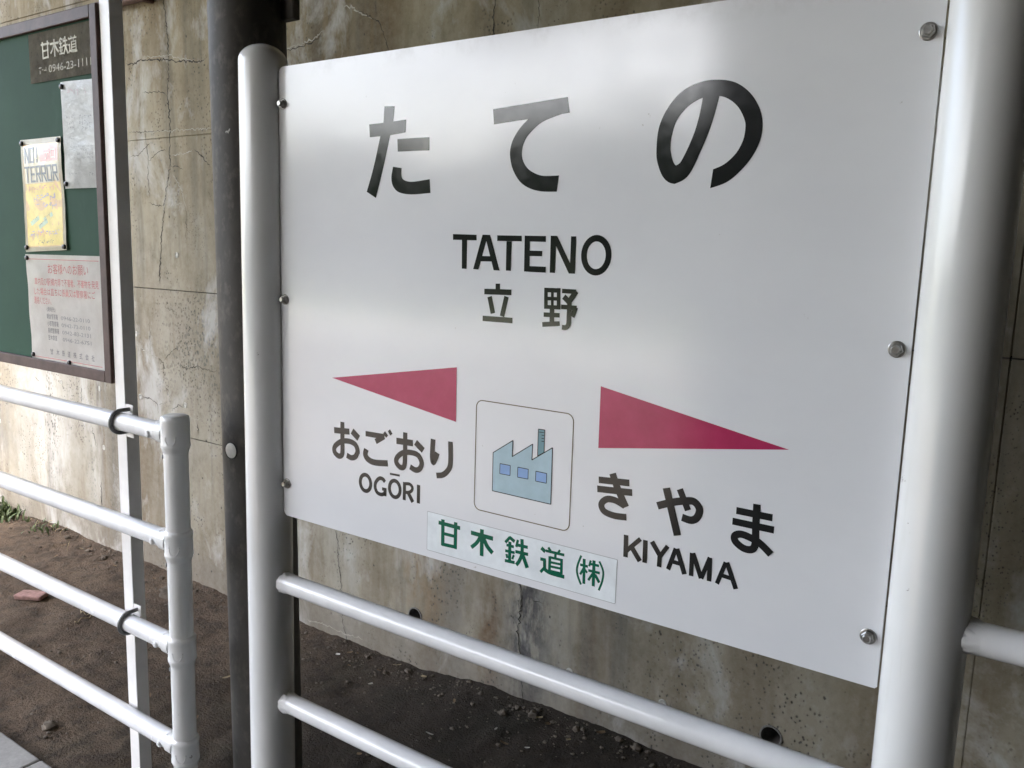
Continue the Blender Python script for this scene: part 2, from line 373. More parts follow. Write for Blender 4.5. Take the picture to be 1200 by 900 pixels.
def text_mesh(body, size, place, width=None):
    """flat lettering from the built-in font, laid by place(x, z, lift), x0 = left, z0 = baseline (mm)"""
    cu = bpy.data.curves.new('tmp', 'FONT'); cu.body = body; cu.size = size; cu.resolution_u = 2
    o = bpy.data.objects.new('tmp', cu); COL.objects.link(o)
    me = bpy.data.meshes.new_from_object(o.evaluated_get(bpy.context.evaluated_depsgraph_get()))
    bpy.data.objects.remove(o); bpy.data.curves.remove(cu)
    xs = [v.co.x for v in me.vertices]; k = 1.0
    if width and xs: k = width / (max(xs) - min(xs))
    x0 = min(xs) if xs else 0
    for v in me.vertices: v.co = place((v.co.x - x0) * k, v.co.y, .0004)
    me.materials.clear(); return me
GLYPHS = {  # cut-vinyl shapes in millimetres on the panel: (kind, stroke width, points)
 'ta': [('Q',0.0,[(287.8,822.3),(312.7,820.5),(285.1,792.9),(308.6,792.6),(278.0,769.5),(301.6,769.3),(261.4,715.3),(285.8,714.5),(244.4,672.2),(267.7,660.6)]),('P',0.0,[(250.0,792.8),(296.6,794.0),(340.4,795.9),(338.9,773.8),(296.8,770.6),(252.0,770.1)]),('P',0.0,[(319.9,763.4),(394.7,763.0),(395.1,740.4),(356.3,741.2),(321.1,741.4)]),('Q',0.0,[(310.0,715.4),(330.4,712.4),(306.0,696.4),(329.9,700.1),(310.4,680.9),(333.6,693.1),(325.0,669.8),(345.4,688.7),(354.6,665.6),(362.9,688.0),(398.8,667.5),(396.6,691.3)]),],
 'te': [('P',0.0,[(530.8,800.4),(673.6,808.8),(678.1,785.0),(533.3,776.1)]),('Q',0.0,[(601.3,780.5),(667.0,784.8),(585.5,767.0),(628.1,774.1),(572.6,749.9),(603.5,756.6),(567.4,733.3),(593.7,742.6),(568.5,718.5),(590.7,728.1),(574.4,701.3),(593.5,715.4),(588.2,683.0),(602.5,703.6),(606.8,672.0),(616.2,695.5),(630.1,666.4),(634.1,690.6),(659.7,665.5),(663.0,690.5)]),],
 'no': [('Q',0.0,[(895.4,802.2),(921.1,800.1),(895.3,790.2),(919.4,789.7),(892.0,767.6),(914.2,766.2),(886.1,744.6),(907.4,743.4),(876.8,721.4),(898.0,719.5),(869.1,706.2),(885.3,691.4),(865.4,701.6),(874.8,679.3),(860.7,699.1),(860.2,673.0)]),('Q',0.0,[(860.7,699.1),(860.2,673.0),(857.7,701.9),(850.6,675.6),(854.2,708.4),(841.2,683.6),(851.9,716.5),(833.5,698.0),(850.5,724.6),(828.7,717.5),(851.4,740.5),(830.5,753.7),(857.8,762.0),(844.4,782.7),(870.9,777.8),(865.0,802.7),(883.3,786.1),(890.0,812.2),(897.8,791.0),(917.1,813.1),(919.7,791.1),(942.0,807.2),(935.5,784.7),(963.1,792.0),(948.5,773.4),(977.4,771.4),(957.6,757.7),(983.5,750.5),(959.9,746.2),(981.7,728.1),(957.7,729.3),(971.5,705.9),(948.9,712.5),(954.8,686.4),(933.5,698.7),(937.3,673.3),(917.3,692.0),(914.8,665.9)]),],
 'T': [('P',0.0,[(451.2,597.0),(502.6,596.3),(502.9,587.0),(451.5,587.2)]),('P',0.0,[(471.2,587.5),(482.6,587.4),(482.4,538.0),(472.2,538.2)]),],
 'A': [('P',0.0,[(515.3,596.7),(526.9,596.6),(508.2,537.9),(496.9,538.3)]),('P',0.0,[(520.0,596.5),(531.0,596.6),(552.8,537.7),(540.4,537.8)]),('P',0.0,[(513.2,561.0),(534.3,561.1),(537.7,552.2),(510.9,551.9)]),],
 'T2': [('P',0.0,[(545.9,596.0),(595.4,595.9),(595.8,586.7),(546.2,586.7)]),('P',0.0,[(565.2,586.5),(575.7,586.4),(575.7,538.0),(565.6,538.1)]),],
 'E': [('P',0.0,[(601.3,596.2),(611.6,596.1),(613.0,537.6),(602.1,538.0)]),('P',0.0,[(611.3,596.1),(642.5,596.0),(642.6,586.5),(611.7,586.7)]),('P',0.0,[(611.6,572.2),(636.6,572.1),(636.4,563.5),(612.0,563.3)]),('P',0.0,[(612.4,547.1),(644.3,547.1),(644.4,537.5),(612.7,537.6)]),],
 'N': [('P',0.0,[(651.5,596.6),(662.2,596.5),(662.0,537.7),(652.1,537.8)]),('P',0.0,[(652.7,596.4),(663.9,596.3),(699.3,537.9),(688.0,537.7)]),('P',0.0,[(689.4,596.1),(698.9,596.2),(699.3,537.9),(689.7,537.8)]),],
 'O': [('O',10.0,[(735.9,567.6),(21.8,26.2)]),],
 'tatsu': [('S',9.3,[(549.8,515.8),(550.2,505.3)]),('S',9.5,[(522.0,501.2),(578.2,502.4)]),('S',9.4,[(533.4,493.1),(541.2,465.1)]),('S',9.1,[(568.4,495.0),(560.3,461.3)]),('S',9.2,[(519.9,455.3),(582.0,455.7)]),],
 'ya_field': [('S',6.9,[(646.0,513.1),(647.2,479.2)]),('S',5.1,[(658.3,513.6),(659.5,479.9)]),('S',6.8,[(670.1,513.9),(671.4,480.2)]),('S',7.2,[(643.0,509.8),(673.7,510.0)]),('S',5.8,[(643.6,496.0),(674.3,496.7)]),('S',6.3,[(644.1,482.4),(674.9,483.0)]),('S',8.6,[(659.1,480.4),(659.7,453.8)]),('S',7.3,[(643.5,469.7),(673.8,470.5)]),('S',7.8,[(641.6,453.4),(674.4,457.2)]),('S',7.1,[(676.8,509.7),(702.6,509.6)]),('S',9.0,[(703.1,510.5),(688.8,490.6)]),('S',8.9,[(680.5,500.8),(693.0,490.8)]),('S',7.2,[(676.5,484.3),(704.9,484.1)]),('S',8.1,[(703.7,485.0),(697.6,469.6)]),('C',7.9,[(691.5,491.9),(691.3,472.8),(690.9,457.2),(686.4,451.8),(679.4,451.6)]),],
 'o1': [('S',12.1,[(156.6,207.0),(199.4,210.0)]),('S',13.2,[(206.7,212.3),(224.9,200.4)]),('C',10.9,[(179.8,226.8),(179.8,189.9),(179.8,165.2),(176.4,157.7),(167.8,155.9),(157.5,162.9),(159.2,174.4),(176.4,186.5),(196.7,190.5),(215.0,186.7),(221.7,174.4),(216.1,162.5),(205.1,158.2),(192.3,161.1)]),],
 'go': [('S',10.4,[(243.5,212.6),(293.3,213.7)]),('S',10.7,[(292.3,214.1),(270.3,200.8)]),('C',12.2,[(245.6,181.8),(243.1,170.5),(251.2,162.2),(269.0,159.1),(302.2,163.0)]),('S',6.8,[(292.3,222.3),(300.1,214.8)]),('S',6.8,[(304.7,228.1),(311.0,220.4)]),],
 'o2': [('S',12.0,[(324.0,210.6),(365.2,212.2)]),('S',12.0,[(371.7,214.8),(390.5,202.4)]),('C',10.4,[(346.0,229.7),(345.9,191.8),(345.3,169.5),(341.5,161.8),(332.3,161.4),(323.9,169.4),(326.9,179.4),(340.5,189.8),(360.1,193.6),(378.0,191.2),(387.1,178.8),(382.8,166.5),(372.5,162.0),(359.0,166.0)]),],
 'ri': [('C',11.0,[(413.8,227.2),(412.7,207.0),(412.5,191.1),(415.2,184.2),(419.7,191.1),(424.3,203.2)]),('C',10.6,[(454.2,228.8),(455.5,198.1),(454.0,182.1),(446.4,170.7),(436.6,163.7),(423.2,160.5)]),],
 'O3': [('O',7.8,[(243.6,113.8),(14.1,16.4)]),],
 'Gl': [('C',7.4,[(295.4,125.2),(289.0,130.0),(280.4,129.5),(271.5,120.4),(269.7,109.6),(275.2,100.4),(286.1,98.4),(295.6,102.3)]),('S',6.2,[(287.9,110.1),(299.3,110.3)]),('S',7.7,[(295.8,112.5),(295.3,97.0)]),],
 'O4': [('O',7.4,[(320.8,115.9),(13.7,16.2)]),],
 'macron': [('S',4.0,[(308.1,143.5),(333.1,144.3)]),],
 'R': [('S',7.4,[(345.5,133.8),(345.1,98.7)]),('C',6.2,[(345.0,130.6),(358.0,132.3),(365.0,127.2),(363.3,120.3),(355.2,115.5),(345.2,114.6)]),('S',8.1,[(354.3,115.8),(366.7,98.8)]),],
 'I': [('S',7.8,[(380.4,134.8),(380.4,99.2)]),],
 'ki': [('S',10.8,[(758.9,212.8),(813.1,217.3)]),('S',10.8,[(757.0,197.6),(818.8,202.7)]),('C',12.0,[(783.1,227.4),(792.4,206.3),(809.1,177.5)]),('C',10.7,[(806.9,179.2),(789.3,184.8),(774.6,183.6),(765.7,173.7),(771.3,163.1),(789.2,159.5),(811.1,161.3)]),],
 'ya': [('C',11.7,[(862.5,190.2),(887.5,200.8),(908.3,206.9),(921.3,208.0),(930.2,198.6),(927.5,185.3),(918.1,178.8),(903.5,180.4)]),('S',10.4,[(897.3,223.2),(912.4,193.0)]),('S',12.2,[(875.5,220.9),(898.0,150.6)]),],
 'ma': [('S',10.4,[(986.1,207.8),(1038.9,207.6)]),('S',10.4,[(981.5,190.8),(1042.4,190.3)]),('C',10.9,[(1015.4,222.9),(1016.2,189.5),(1017.2,164.0),(1012.6,154.8),(1000.6,154.0),(988.3,161.2),(986.7,169.6),(995.4,174.0),(1008.9,172.0),(1023.7,166.7),(1040.7,154.0)]),],
 'K': [('S',7.9,[(812.2,132.5),(813.1,96.2)]),('S',7.1,[(837.3,131.6),(814.7,107.4)]),('S',8.5,[(822.0,115.8),(838.3,95.4)]),],
 'I2': [('S',7.9,[(845.8,131.4),(846.5,94.7)]),],
 'Y': [('S',8.2,[(856.9,131.7),(871.3,112.5)]),('S',7.0,[(883.4,130.3),(871.5,110.7)]),('S',7.5,[(871.2,114.4),(871.1,93.9)]),],
 'A2': [('S',7.2,[(896.9,129.5),(886.2,93.6)]),('S',7.9,[(898.7,129.9),(913.2,92.4)]),('S',6.5,[(892.1,107.7),(906.9,107.1)]),],
 'M': [('S',7.1,[(923.2,128.6),(923.8,92.4)]),('S',7.7,[(924.5,128.9),(940.0,92.6)]),('S',6.8,[(951.5,128.0),(940.0,92.6)]),('S',7.0,[(951.5,128.0),(952.5,91.4)]),],
 'A3': [('S',6.7,[(976.1,126.5),(964.8,90.7)]),('S',7.4,[(977.8,126.9),(993.9,89.8)]),('S',6.3,[(971.9,105.2),(986.5,104.1)]),],
 'kan': [('S',7.3,[(430.1,72.6),(480.7,72.4)]),('S',7.9,[(440.4,80.4),(440.8,30.2)]),('S',7.7,[(470.3,81.3),(470.4,30.7)]),('S',6.0,[(441.0,53.9),(471.0,54.2)]),('S',6.6,[(438.7,32.9),(473.4,34.5)]),],
 'moku': [('S',7.8,[(505.4,69.5),(554.5,69.0)]),('S',8.1,[(529.7,80.8),(530.4,31.4)]),('C',7.0,[(528.2,69.9),(519.5,54.2),(506.9,42.2)]),('C',8.3,[(531.8,69.2),(541.4,53.1),(554.3,42.4)]),],
 'tetsu': [('S',5.4,[(590.7,79.8),(581.0,68.1)]),('S',6.2,[(589.3,79.5),(600.6,74.0)]),('S',5.0,[(583.6,64.2),(599.2,64.2)]),('S',5.0,[(581.2,53.2),(601.3,54.0)]),('S',6.4,[(590.6,71.7),(591.2,36.1)]),('S',4.7,[(584.2,47.9),(586.2,40.9)]),('S',4.2,[(599.8,49.5),(596.6,41.3)]),('S',5.6,[(581.1,35.2),(602.0,36.3)]),('S',4.7,[(607.3,78.4),(604.3,65.4)]),('S',5.6,[(605.9,69.3),(628.0,69.9)]),('S',5.6,[(602.9,56.7),(629.1,57.5)]),('C',6.5,[(615.7,81.8),(616.6,57.0),(612.0,42.6),(605.5,33.0)]),('S',7.2,[(617.4,55.7),(628.4,33.2)]),],
 'dou': [('S',6.8,[(655.4,75.3),(663.6,70.2)]),('S',4.8,[(669.1,79.3),(674.2,73.8)]),('S',4.0,[(692.3,79.7),(688.1,73.0)]),('S',4.8,[(664.4,72.4),(700.9,73.2)]),('S',5.3,[(673.0,64.3),(673.1,37.7)]),('S',5.2,[(696.1,65.5),(696.7,38.9)]),('S',4.2,[(673.0,62.9),(697.2,63.4)]),('S',3.9,[(673.4,54.3),(696.6,55.6)]),('S',3.9,[(673.7,47.1),(696.9,48.2)]),('S',4.2,[(673.1,38.9),(697.3,39.9)]),('S',4.5,[(683.9,72.6),(683.7,63.4)]),('S',5.5,[(654.3,55.6),(665.2,55.8)]),('S',6.0,[(662.8,56.1),(663.5,40.3)]),('S',5.1,[(663.4,42.3),(655.6,32.5)]),('C',6.4,[(661.5,40.7),(674.2,35.7),(702.6,35.5)]),],
 'lp': [('C',3.8,[(733.2,79.9),(726.7,60.0),(727.4,46.0),(735.0,30.3)]),],
 'rp': [('C',3.6,[(767.0,78.1),(774.7,63.3),(774.0,46.4),(768.3,29.0)]),],
 'kabu': [('S',4.4,[(731.8,64.1),(746.4,64.2)]),('S',5.3,[(739.0,75.6),(740.2,33.0)]),('S',4.0,[(738.3,58.6),(732.7,47.3)]),('S',3.9,[(740.5,57.7),(745.7,53.4)]),('S',3.8,[(751.3,75.8),(748.8,65.4)]),('S',4.3,[(749.5,69.7),(766.8,70.3)]),('S',4.4,[(747.6,58.0),(768.9,58.5)]),('S',5.6,[(757.3,77.2),(758.0,33.4)]),('S',4.1,[(756.0,54.5),(748.4,41.4)]),('S',4.9,[(760.0,54.1),(768.8,42.3)]),],
 'factory': [('P',0.0,[(549.7,223.9),(590.6,251.6),(590.0,223.3),(630.8,251.4),(630.3,224.0),(670.1,251.4),(670.8,154.8),(550.1,155.6)]),],
 'chimney': [('P',0.0,[(641.0,278.6),(653.7,279.0),(653.8,240.6),(641.3,232.5)]),],
 'pict_windows': [('P',0.0,[(565.1,206.9),(586.8,207.1),(586.8,189.4),(565.0,189.0)]),('P',0.0,[(602.3,206.9),(623.8,206.9),(623.8,189.7),(602.3,189.3)]),('P',0.0,[(639.1,206.2),(660.7,206.0),(660.8,189.1),(639.2,189.1)]),],
 'chimney_marks': [('S',1.1,[(642.8,273.9),(652.4,274.2)]),('S',1.1,[(647.8,269.4),(652.6,269.5)]),('S',1.1,[(648.0,263.9),(652.8,264.1)]),('S',1.1,[(648.2,259.0),(653.0,259.2)]),],
 'arrowL': [('P',0.0,[(151.2,312.4),(465.5,365.0),(466.1,266.6)]),],
 'arrowR': [('P',0.0,[(754.8,364.0),(755.4,264.3),(1054.2,308.8)]),],
}
CRACKS = [  # dark or lime-white lines on the wall: kind, width in mm, (x, z) in metres
 ('d',4.5,[(-1.952,2.597),(-1.954,2.496),(-1.943,2.444),(-1.933,2.327),(-1.94,2.211),(-1.952,2.147),(-1.936,2.027),(-1.948,1.934),(-1.946,1.84),(-1.968,1.787),(-1.991,1.706),(-2.014,1.595),(-2.031,1.511),(-2.05,1.384),(-2.06,1.334)]),
 ('d',5,[(-2.251,2.297),(-2.19,2.287),(-2.152,2.297),(-2.056,2.294),(-1.94,2.282),(-1.873,2.267),(-1.829,2.267),(-1.742,2.251),(-1.678,2.256)]),
 ('w',3,[(-2.127,2.308),(-2.055,2.303),(-1.939,2.299),(-1.829,2.271),(-1.752,2.266)]),
 ('d',3,[(-2.137,2.161),(-2.064,2.162),(-1.994,2.155),(-1.953,2.139)]),
 ('w',4,[(-2.137,2.161),(-2.146,2.094),(-2.14,2.039),(-2.122,2.011)]),
 ('d',2.5,[(-2.122,2.011),(-2.106,1.873),(-2.114,1.818),(-2.104,1.707)]),
 ('d',2,[(-2.252,2.002),(-2.074,1.997),(-1.91,1.996)]),
 ('w',2.5,[(-2.123,1.996),(-1.91,1.992),(-1.647,1.986)]),
 ('d',2.5,[(-2.106,1.873),(-2.032,1.909),(-1.96,1.919)]),
 ('w',3,[(-1.939,1.887),(-1.893,1.892),(-1.813,1.899),(-1.78,1.907)]),
 ('d',3,[(-1.78,1.907),(-1.747,1.897),(-1.716,1.872),(-1.664,1.831)]),
 ('d',3,[(-1.953,1.841),(-1.906,1.846),(-1.85,1.831)]),
 ('w',3,[(-1.931,1.813),(-1.877,1.758),(-1.846,1.677),(-1.832,1.65)]),
 ('d',2.5,[(-2.117,1.693),(-2.057,1.681),(-1.997,1.678)]),
 ('w',3,[(-1.997,1.681),(-1.915,1.684),(-1.846,1.693)]),
 ('d',2,[(-1.846,1.677),(-1.839,1.596),(-1.854,1.515)]),
 ('w',3.5,[(-1.968,1.787),(-1.991,1.706),(-2.018,1.609)]),
 ('d',2.5,[(-2.077,1.954),(-2.178,1.904),(-2.254,1.893)]),
 ('w',4,[(-1.222,2.246),(-1.092,2.256),(-1.029,2.273),(-0.992,2.29)]),
 ('d',3,[(-1.209,2.238),(-1.079,2.246),(-0.997,2.274)]),
 ('w',4,[(-0.943,2.344),(-0.907,2.355),(-0.86,2.35),(-0.803,2.318),(-0.753,2.299)]),
 ('d',2.5,[(-0.826,2.333),(-0.753,2.299),(-0.724,2.277),(-0.691,2.211),(-0.679,2.172)]),
 ('d',2,[(-0.747,2.357),(-0.735,2.294)]),
 ('d',3.5,[(-0.239,2.342),(-0.239,2.287),(-0.244,2.232),(-0.237,2.175),(-0.237,2.133)]),
 ('d',2,[(-0.078,2.292),(-0.077,2.177)]),
 ('d',2.2,[(-2.139,1.178),(-2.141,1.022)]),
 ('w',3,[(-2.238,1.044),(-2.149,1.017),(-2.075,1.006)]),
 ('d',2.2,[(-2.09,1.005),(-2.04,0.988),(-2.048,0.923)]),
 ('d',2.2,[(-2.04,0.993),(-1.987,1.036),(-1.914,1.076)]),
 ('d',2.2,[(-1.933,0.99),(-1.864,0.976),(-1.795,0.994),(-1.703,0.984),(-1.644,0.984)]),
 ('w',2,[(-1.859,1.079),(-1.791,1.085)]),
 ('d',2.5,[(-2.222,0.81),(-2.161,0.808),(-2.095,0.79),(-2.098,0.737)]),
 ('d',2.5,[(-2.095,0.79),(-2.043,0.797)]),
 ('d',2.5,[(-2.001,0.767),(-1.943,0.801),(-1.887,0.798)]),
 ('d',3,[(-1.806,0.759),(-1.796,0.675)]),
 ('w',2.5,[(-1.826,0.752),(-1.765,0.764)]),
 ('d',2,[(-2.026,1.237),(-1.963,1.228),(-1.936,1.2)]),
 ('d',2.2,[(-0.951,0.452),(-0.927,0.388),(-0.924,0.308),(-0.912,0.23),(-0.904,0.079),(-0.873,-0.018)]),
 ('d',3.5,[(-0.071,0.464),(-0.071,0.366),(-0.081,0.273),(-0.066,0.196),(-0.048,0.008)]),
 ('d',2,[(-0.029,0.406),(-0.018,0.392),(0.026,0.4)]),
 ('w',3,[(-1.134,0.02),(-1.009,0.032),(-0.897,0.028),(-0.789,0.031)]),
 ('d',4,[(-2.75,0.814),(-2.757,0.707)]),
 ('d',3,[(-2.671,0.612),(-2.651,0.547),(-2.628,0.502)]),
 ('d',4,[(-2.608,0.33),(-2.614,0.191)]),
 ('d',3,[(-3.224,0.802),(-3.158,0.768)]),
 ('d',2.5,[(-3.211,0.284),(-3.207,0.221)]),
]

# ------------------------------------------------------------------ the setting
def structure(o): o['kind'] = 'structure'; return o
WALL_Y = 1.045
def dirt_height(x, y):
    t = max(0, min(1, (x + 1.3) / 2.1)); t = t * t * (3 - 2 * t)
    s = max(0, min(1, y / WALL_Y))
    h = .052 * t * s ** 1.5 - .016
    h += .020 * noise.noise((x * 1.6, y * 1.6, 0)) + .010 * noise.noise((x * 6, y * 6, 3)) + .006 * noise.noise((x * 17, y * 17, 5)) + .005 * noise.noise((x * 37, y * 37, 9))
    b = max(0, (y - .88) / .165)
    h += .022 * b * b * (.7 + noise.noise((x * 3, 0, 8)))
    return h
bm = bmesh.new(); nx, ny = 640, 58; X0, X1, Y0, Y1 = -7.0, 4.5, -.05, WALL_Y + .03
gv = [[bm.verts.new((X0 + (X1 - X0) * i / nx, Y0 + (Y1 - Y0) * j / ny, 0)) for i in range(nx + 1)] for j in range(ny + 1)]
for row in gv:
    for v in row: v.co.z = dirt_height(v.co.x, v.co.y)
for j in range(ny):
    for i in range(nx): bm.faces.new((gv[j][i], gv[j][i + 1], gv[j + 1][i + 1], gv[j + 1][i]))
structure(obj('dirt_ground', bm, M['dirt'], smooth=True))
bm = bmesh.new(); box(bm, -260, 260, -260, -2.9, -1.2, -.85); structure(obj('field', bm, M['grass']))
bm = bmesh.new(); box(bm, -60, 60, -22, -14, -.9, -.80); structure(obj('gravel_yard', bm, M['ballast']))
bm = bmesh.new(); box(bm, -60, 60, -13.99, -2.62, -.9, -.79); structure(obj('track_bed', bm, M['trackstone']))
bm = bmesh.new(); box(bm, -9, 9, -2.61, -.21, -.9, -.004); plat = structure(obj('platform', bm, M['asphalt']))
bm = bmesh.new(); box(bm, 0, .592, -.205, -.055, -.3, .006, .006, 2); kme = None
for i in range(26):
    x = -1.015 - .6 * 13 + .6 * i
    if kme is None: o = obj('kerb_stone', bm, M['paver'], plat); kme = o.data
    else: o = bpy.data.objects.new('kerb_stone', kme); COL.objects.link(o); o.parent = plat
    o.location = (x, 0, random.uniform(-.002, .002))

# the retaining wall: cast in lifts, a recessed joint between each two
wall = thing('retaining_wall', 'cracked stained concrete retaining wall behind the signs and railings', 'wall')
ZJ = [-.3, .665, 1.315, 1.965, 2.6, 4.2]; XJ = [-9.0, 1.238, 9.0]
HOLES = [(.774, .214), (-.53, .203)]
def wall_panel(x0, x1, z0, z1, holes=()):
    bm = bmesh.new(); g = .0016; b = .0009; z0 += .0004; z1 -= .0004
    x0 += g; x1 -= g; z0 += g; z1 -= g; yf, yb = WALL_Y, WALL_Y + .3
    if not holes: box(bm, x0, x1, yf, yb, z0, z1, b, 1)
    else:
        outer = [bm.verts.new(p) for p in ((x0, yf, z0), (x1, yf, z0), (x1, yf, z1), (x0, yf, z1))]
        edges = [bm.edges.new((outer[i], outer[(i + 1) % 4])) for i in range(4)]
        loops = []
        for hx, hz in holes:
            lp = [bm.verts.new((hx + .0315 * math.cos(a * math.pi / 14), yf, hz + .0315 * math.sin(a * math.pi / 14))) for a in range(28)]
            edges += [bm.edges.new((lp[i], lp[(i + 1) % 28])) for i in range(28)]; loops.append(lp)
        bmesh.ops.triangle_fill(bm, use_beauty=True, edges=edges)
        for lp in loops:
            q = [bm.verts.new((v.co.x, yf + .22, v.co.z)) for v in lp]
            for i in range(28): bm.faces.new((lp[i], lp[(i + 1) % 28], q[(i + 1) % 28], q[i]))
            bm.faces.new(q)
        bk = [bm.verts.new((v.co.x, yb, v.co.z)) for v in outer]
        for i in range(4): bm.faces.new((outer[i], outer[(i + 1) % 4], bk[(i + 1) % 4], bk[i]))
        bm.faces.new(bk)
    return obj('wall_panel', bm, M['wall'], wall)
for i in range(2):
    for j in range(5):
        wall_panel(XJ[i], XJ[i + 1], ZJ[j], ZJ[j + 1], [h for h in HOLES] if (i == 0 and j == 0) else ())
for z in ZJ[1:-1]:
    bm = bmesh.new(); box(bm, -9, 9, WALL_Y + .005, WALL_Y + .28, z - .0025, z + .0025); obj('joint_filler', bm, M['crackd' if z < 1.5 else 'wall'], wall)
for j in range(5):
    bm = bmesh.new(); box(bm, XJ[1] - .002, XJ[1] + .002, WALL_Y + .0025, WALL_Y + .28, ZJ[j] + .006, ZJ[j + 1] - .006); obj('joint_filler', bm, M['wall'], wall)
for hx, hz in HOLES:
    bm = bmesh.new()
    lathe(bm, (hx, WALL_Y - .004, hz), (0, 1, 0), [(.0272, .2), (.0272, .0), (.0312, .0), (.0312, .2)], 28, False, False)
    p = obj('drain_pipe', bm, M['pvc'], wall, True, 40)
    bm = bmesh.new(); lathe(bm, (hx, WALL_Y + .09, hz - .002), (0, 1, 0), [(.0271, 0), (.0271, .01)], 24); obj('dark_disc', bm, M['hole'], p)  # near-black disc standing in for the darkness inside the pipe
def on_wall(x, z, lift): return Vector((x, WALL_Y - lift, z))
def ragged(pts, amp):
    out = []
    for (a, b), (c, d) in zip(pts, pts[1:]):
        n = max(2, int(math.hypot(c - a, d - b) / .008))
        for k in range(n):
            t = k / n; out.append((a + (c - a) * t + random.gauss(0, amp), b + (d - b) * t + random.gauss(0, amp)))
    out.append(pts[-1]); return out
def crack_band(bm, pts, w, lift):
    A, B = strip(pts, w); n = len(pts)
    for i in range(n):
        e = min(1, i / 4, (n - 1 - i) / 4) * (.25 + 1.2 * abs(noise.noise((pts[i][0] * 30, pts[i][1] * 30, w * 900))) + .35 * random.random())
        A[i] = tuple(pts[i][k] + (A[i][k] - pts[i][k]) * e for k in (0, 1)); B[i] = tuple(pts[i][k] + (B[i][k] - pts[i][k]) * e for k in (0, 1))
    fa = [bm.verts.new(on_wall(*p, lift)) for p in A]; fb = [bm.verts.new(on_wall(*p, lift)) for p in B]
    for i in range(n - 1):
        try: bm.faces.new((fa[i], fa[i + 1], fb[i + 1], fb[i]))
        except ValueError: pass
for n, (kind, wd, pts) in enumerate(CRACKS):
    bm = bmesh.new(); crack_band(bm, ragged(pts, .0028 if kind == 'd' else .0030), wd * .001 * (1.35 if kind == 'd' else 1.3), .0006 + .00004 * n)
    obj('crack' if kind == 'd' else 'lime_line', bm, M['crackd' if kind == 'd' else 'crackw'], wall)
PLUGS = [(-1.889, .81), (-2.235, .807), (-2.571, .511), (-2.586, .804), (-2.949, .797), (-3.277, .505), (-3.642, .497), (-1.919, 1.469), (.124, .195), (.448, .199), (-1.90, .505), (-2.25, 1.10), (-1.55, .20), (-1.2, .2), (-.2, 2.05), (-.9, 2.10), (1.42, .81), (1.42, 1.47)]
for x, z in PLUGS:
    bm = bmesh.new(); lathe(bm, (x, WALL_Y + .004, z), (0, -1, 0), [(.013, 0), (.013, .005), (.0105, .0065), (.009, .0045), (.0005, .004)], 18)
    obj('tie_plug', bm, M['plug'], wall, True, 35)

# viaduct deck over the platform and the pier beyond the track: both out of view, the pier broadened to block light
deck = thing('viaduct_deck', 'concrete viaduct deck overhead shading the platform', 'viaduct')
bm = bmesh.new(); box(bm, -4.8, 14, -7.2, 1.6, 4.0, 4.7); obj('slab', bm, M['soffit'], deck)
for x in (.6, 3.4, 6.2):
    bm = bmesh.new(); box(bm, x, x + .4, -7.1, 1.04, 3.55, 4.0, .02, 1); obj('beam', bm, M['soffit'], deck)
pier = thing('shading_pier', 'unseen broad concrete pier across the track, shaped to block light', 'pier')
bm = bmesh.new(); box(bm, -2.0, 14.0, -8.0, -7.0, -1.0, 3.98, .06, 2); obj('shaft', bm, M['blocker_grey'], pier)
# far-off wood on the open side, seen only as a blurred reflection in the enamel
bm = bmesh.new(); rnd = random.Random(3)
for i in range(420):
    a = rnd.uniform(-.2, 1.0); x = -75 + 115 * i / 420 + rnd.uniform(-2, 2); y = -36 + rnd.uniform(-4, 4); h = 6.4 + 4.2 * noise.noise((x * .09, 0, 0)) + 1.2 * noise.noise((x * .4, 3, 0)) + rnd.uniform(-.6, .6)
    for k in range(24):
        c = Vector((x + rnd.uniform(-1.5, 1.5), y + rnd.uniform(-1.5, 1.5), -.9 + (h + .9) * rnd.random() ** .7)); u = Vector((rnd.gauss(0, 1), rnd.gauss(0, 1), rnd.gauss(0, 1))).normalized() * rnd.uniform(.5, 1.1); v = u.orthogonal().normalized() * rnd.uniform(.5, 1.0)
        bm.faces.new([bm.verts.new(c + s * u + t * v) for s, t in ((-1, -.5), (.2, -1), (1, .4), (-.3, 1))])
o = obj('far_wood', bm, M['leaf']); o['kind'] = 'stuff'; o['label'] = 'far wood along the edge of the field'; o['category'] = 'wood'

blocker = thing('end_light_blocker', 'unseen grey block added to keep light off the platform end', 'light blocker')  # added out of view to shut off light from the right
bm = bmesh.new(); box(bm, 3.9, 7.0, -6.95, .98, -1.0, 3.5, .02, 1); obj('wall', bm, M['blocker_grey'], blocker)

# ------------------------------------------------------------------ the station name sign
PR = .0485; XL, XR = -PR + .001, 1.2 + PR - .001
sign = thing('station_name_sign', 'white station name sign with black lettering between two thick white posts', 'station sign')
def post(x, r, top, parent, name='post'):
    bm = bmesh.new(); prof = [(r, 0), (r, top - r * .72)]
    prof += [(r * math.cos(a), top - r * .72 + r * .72 * math.sin(a)) for a in (R(t) for t in range(10, 90, 10))] + [(.0006, top)]
    lathe(bm, (x, 0, -.05), (0, 0, 1), prof, 48); return obj(name, bm, M['white'], parent, True, 60)
post(XL, PR, 1.966, sign); post(XR, PR, 1.966, sign)
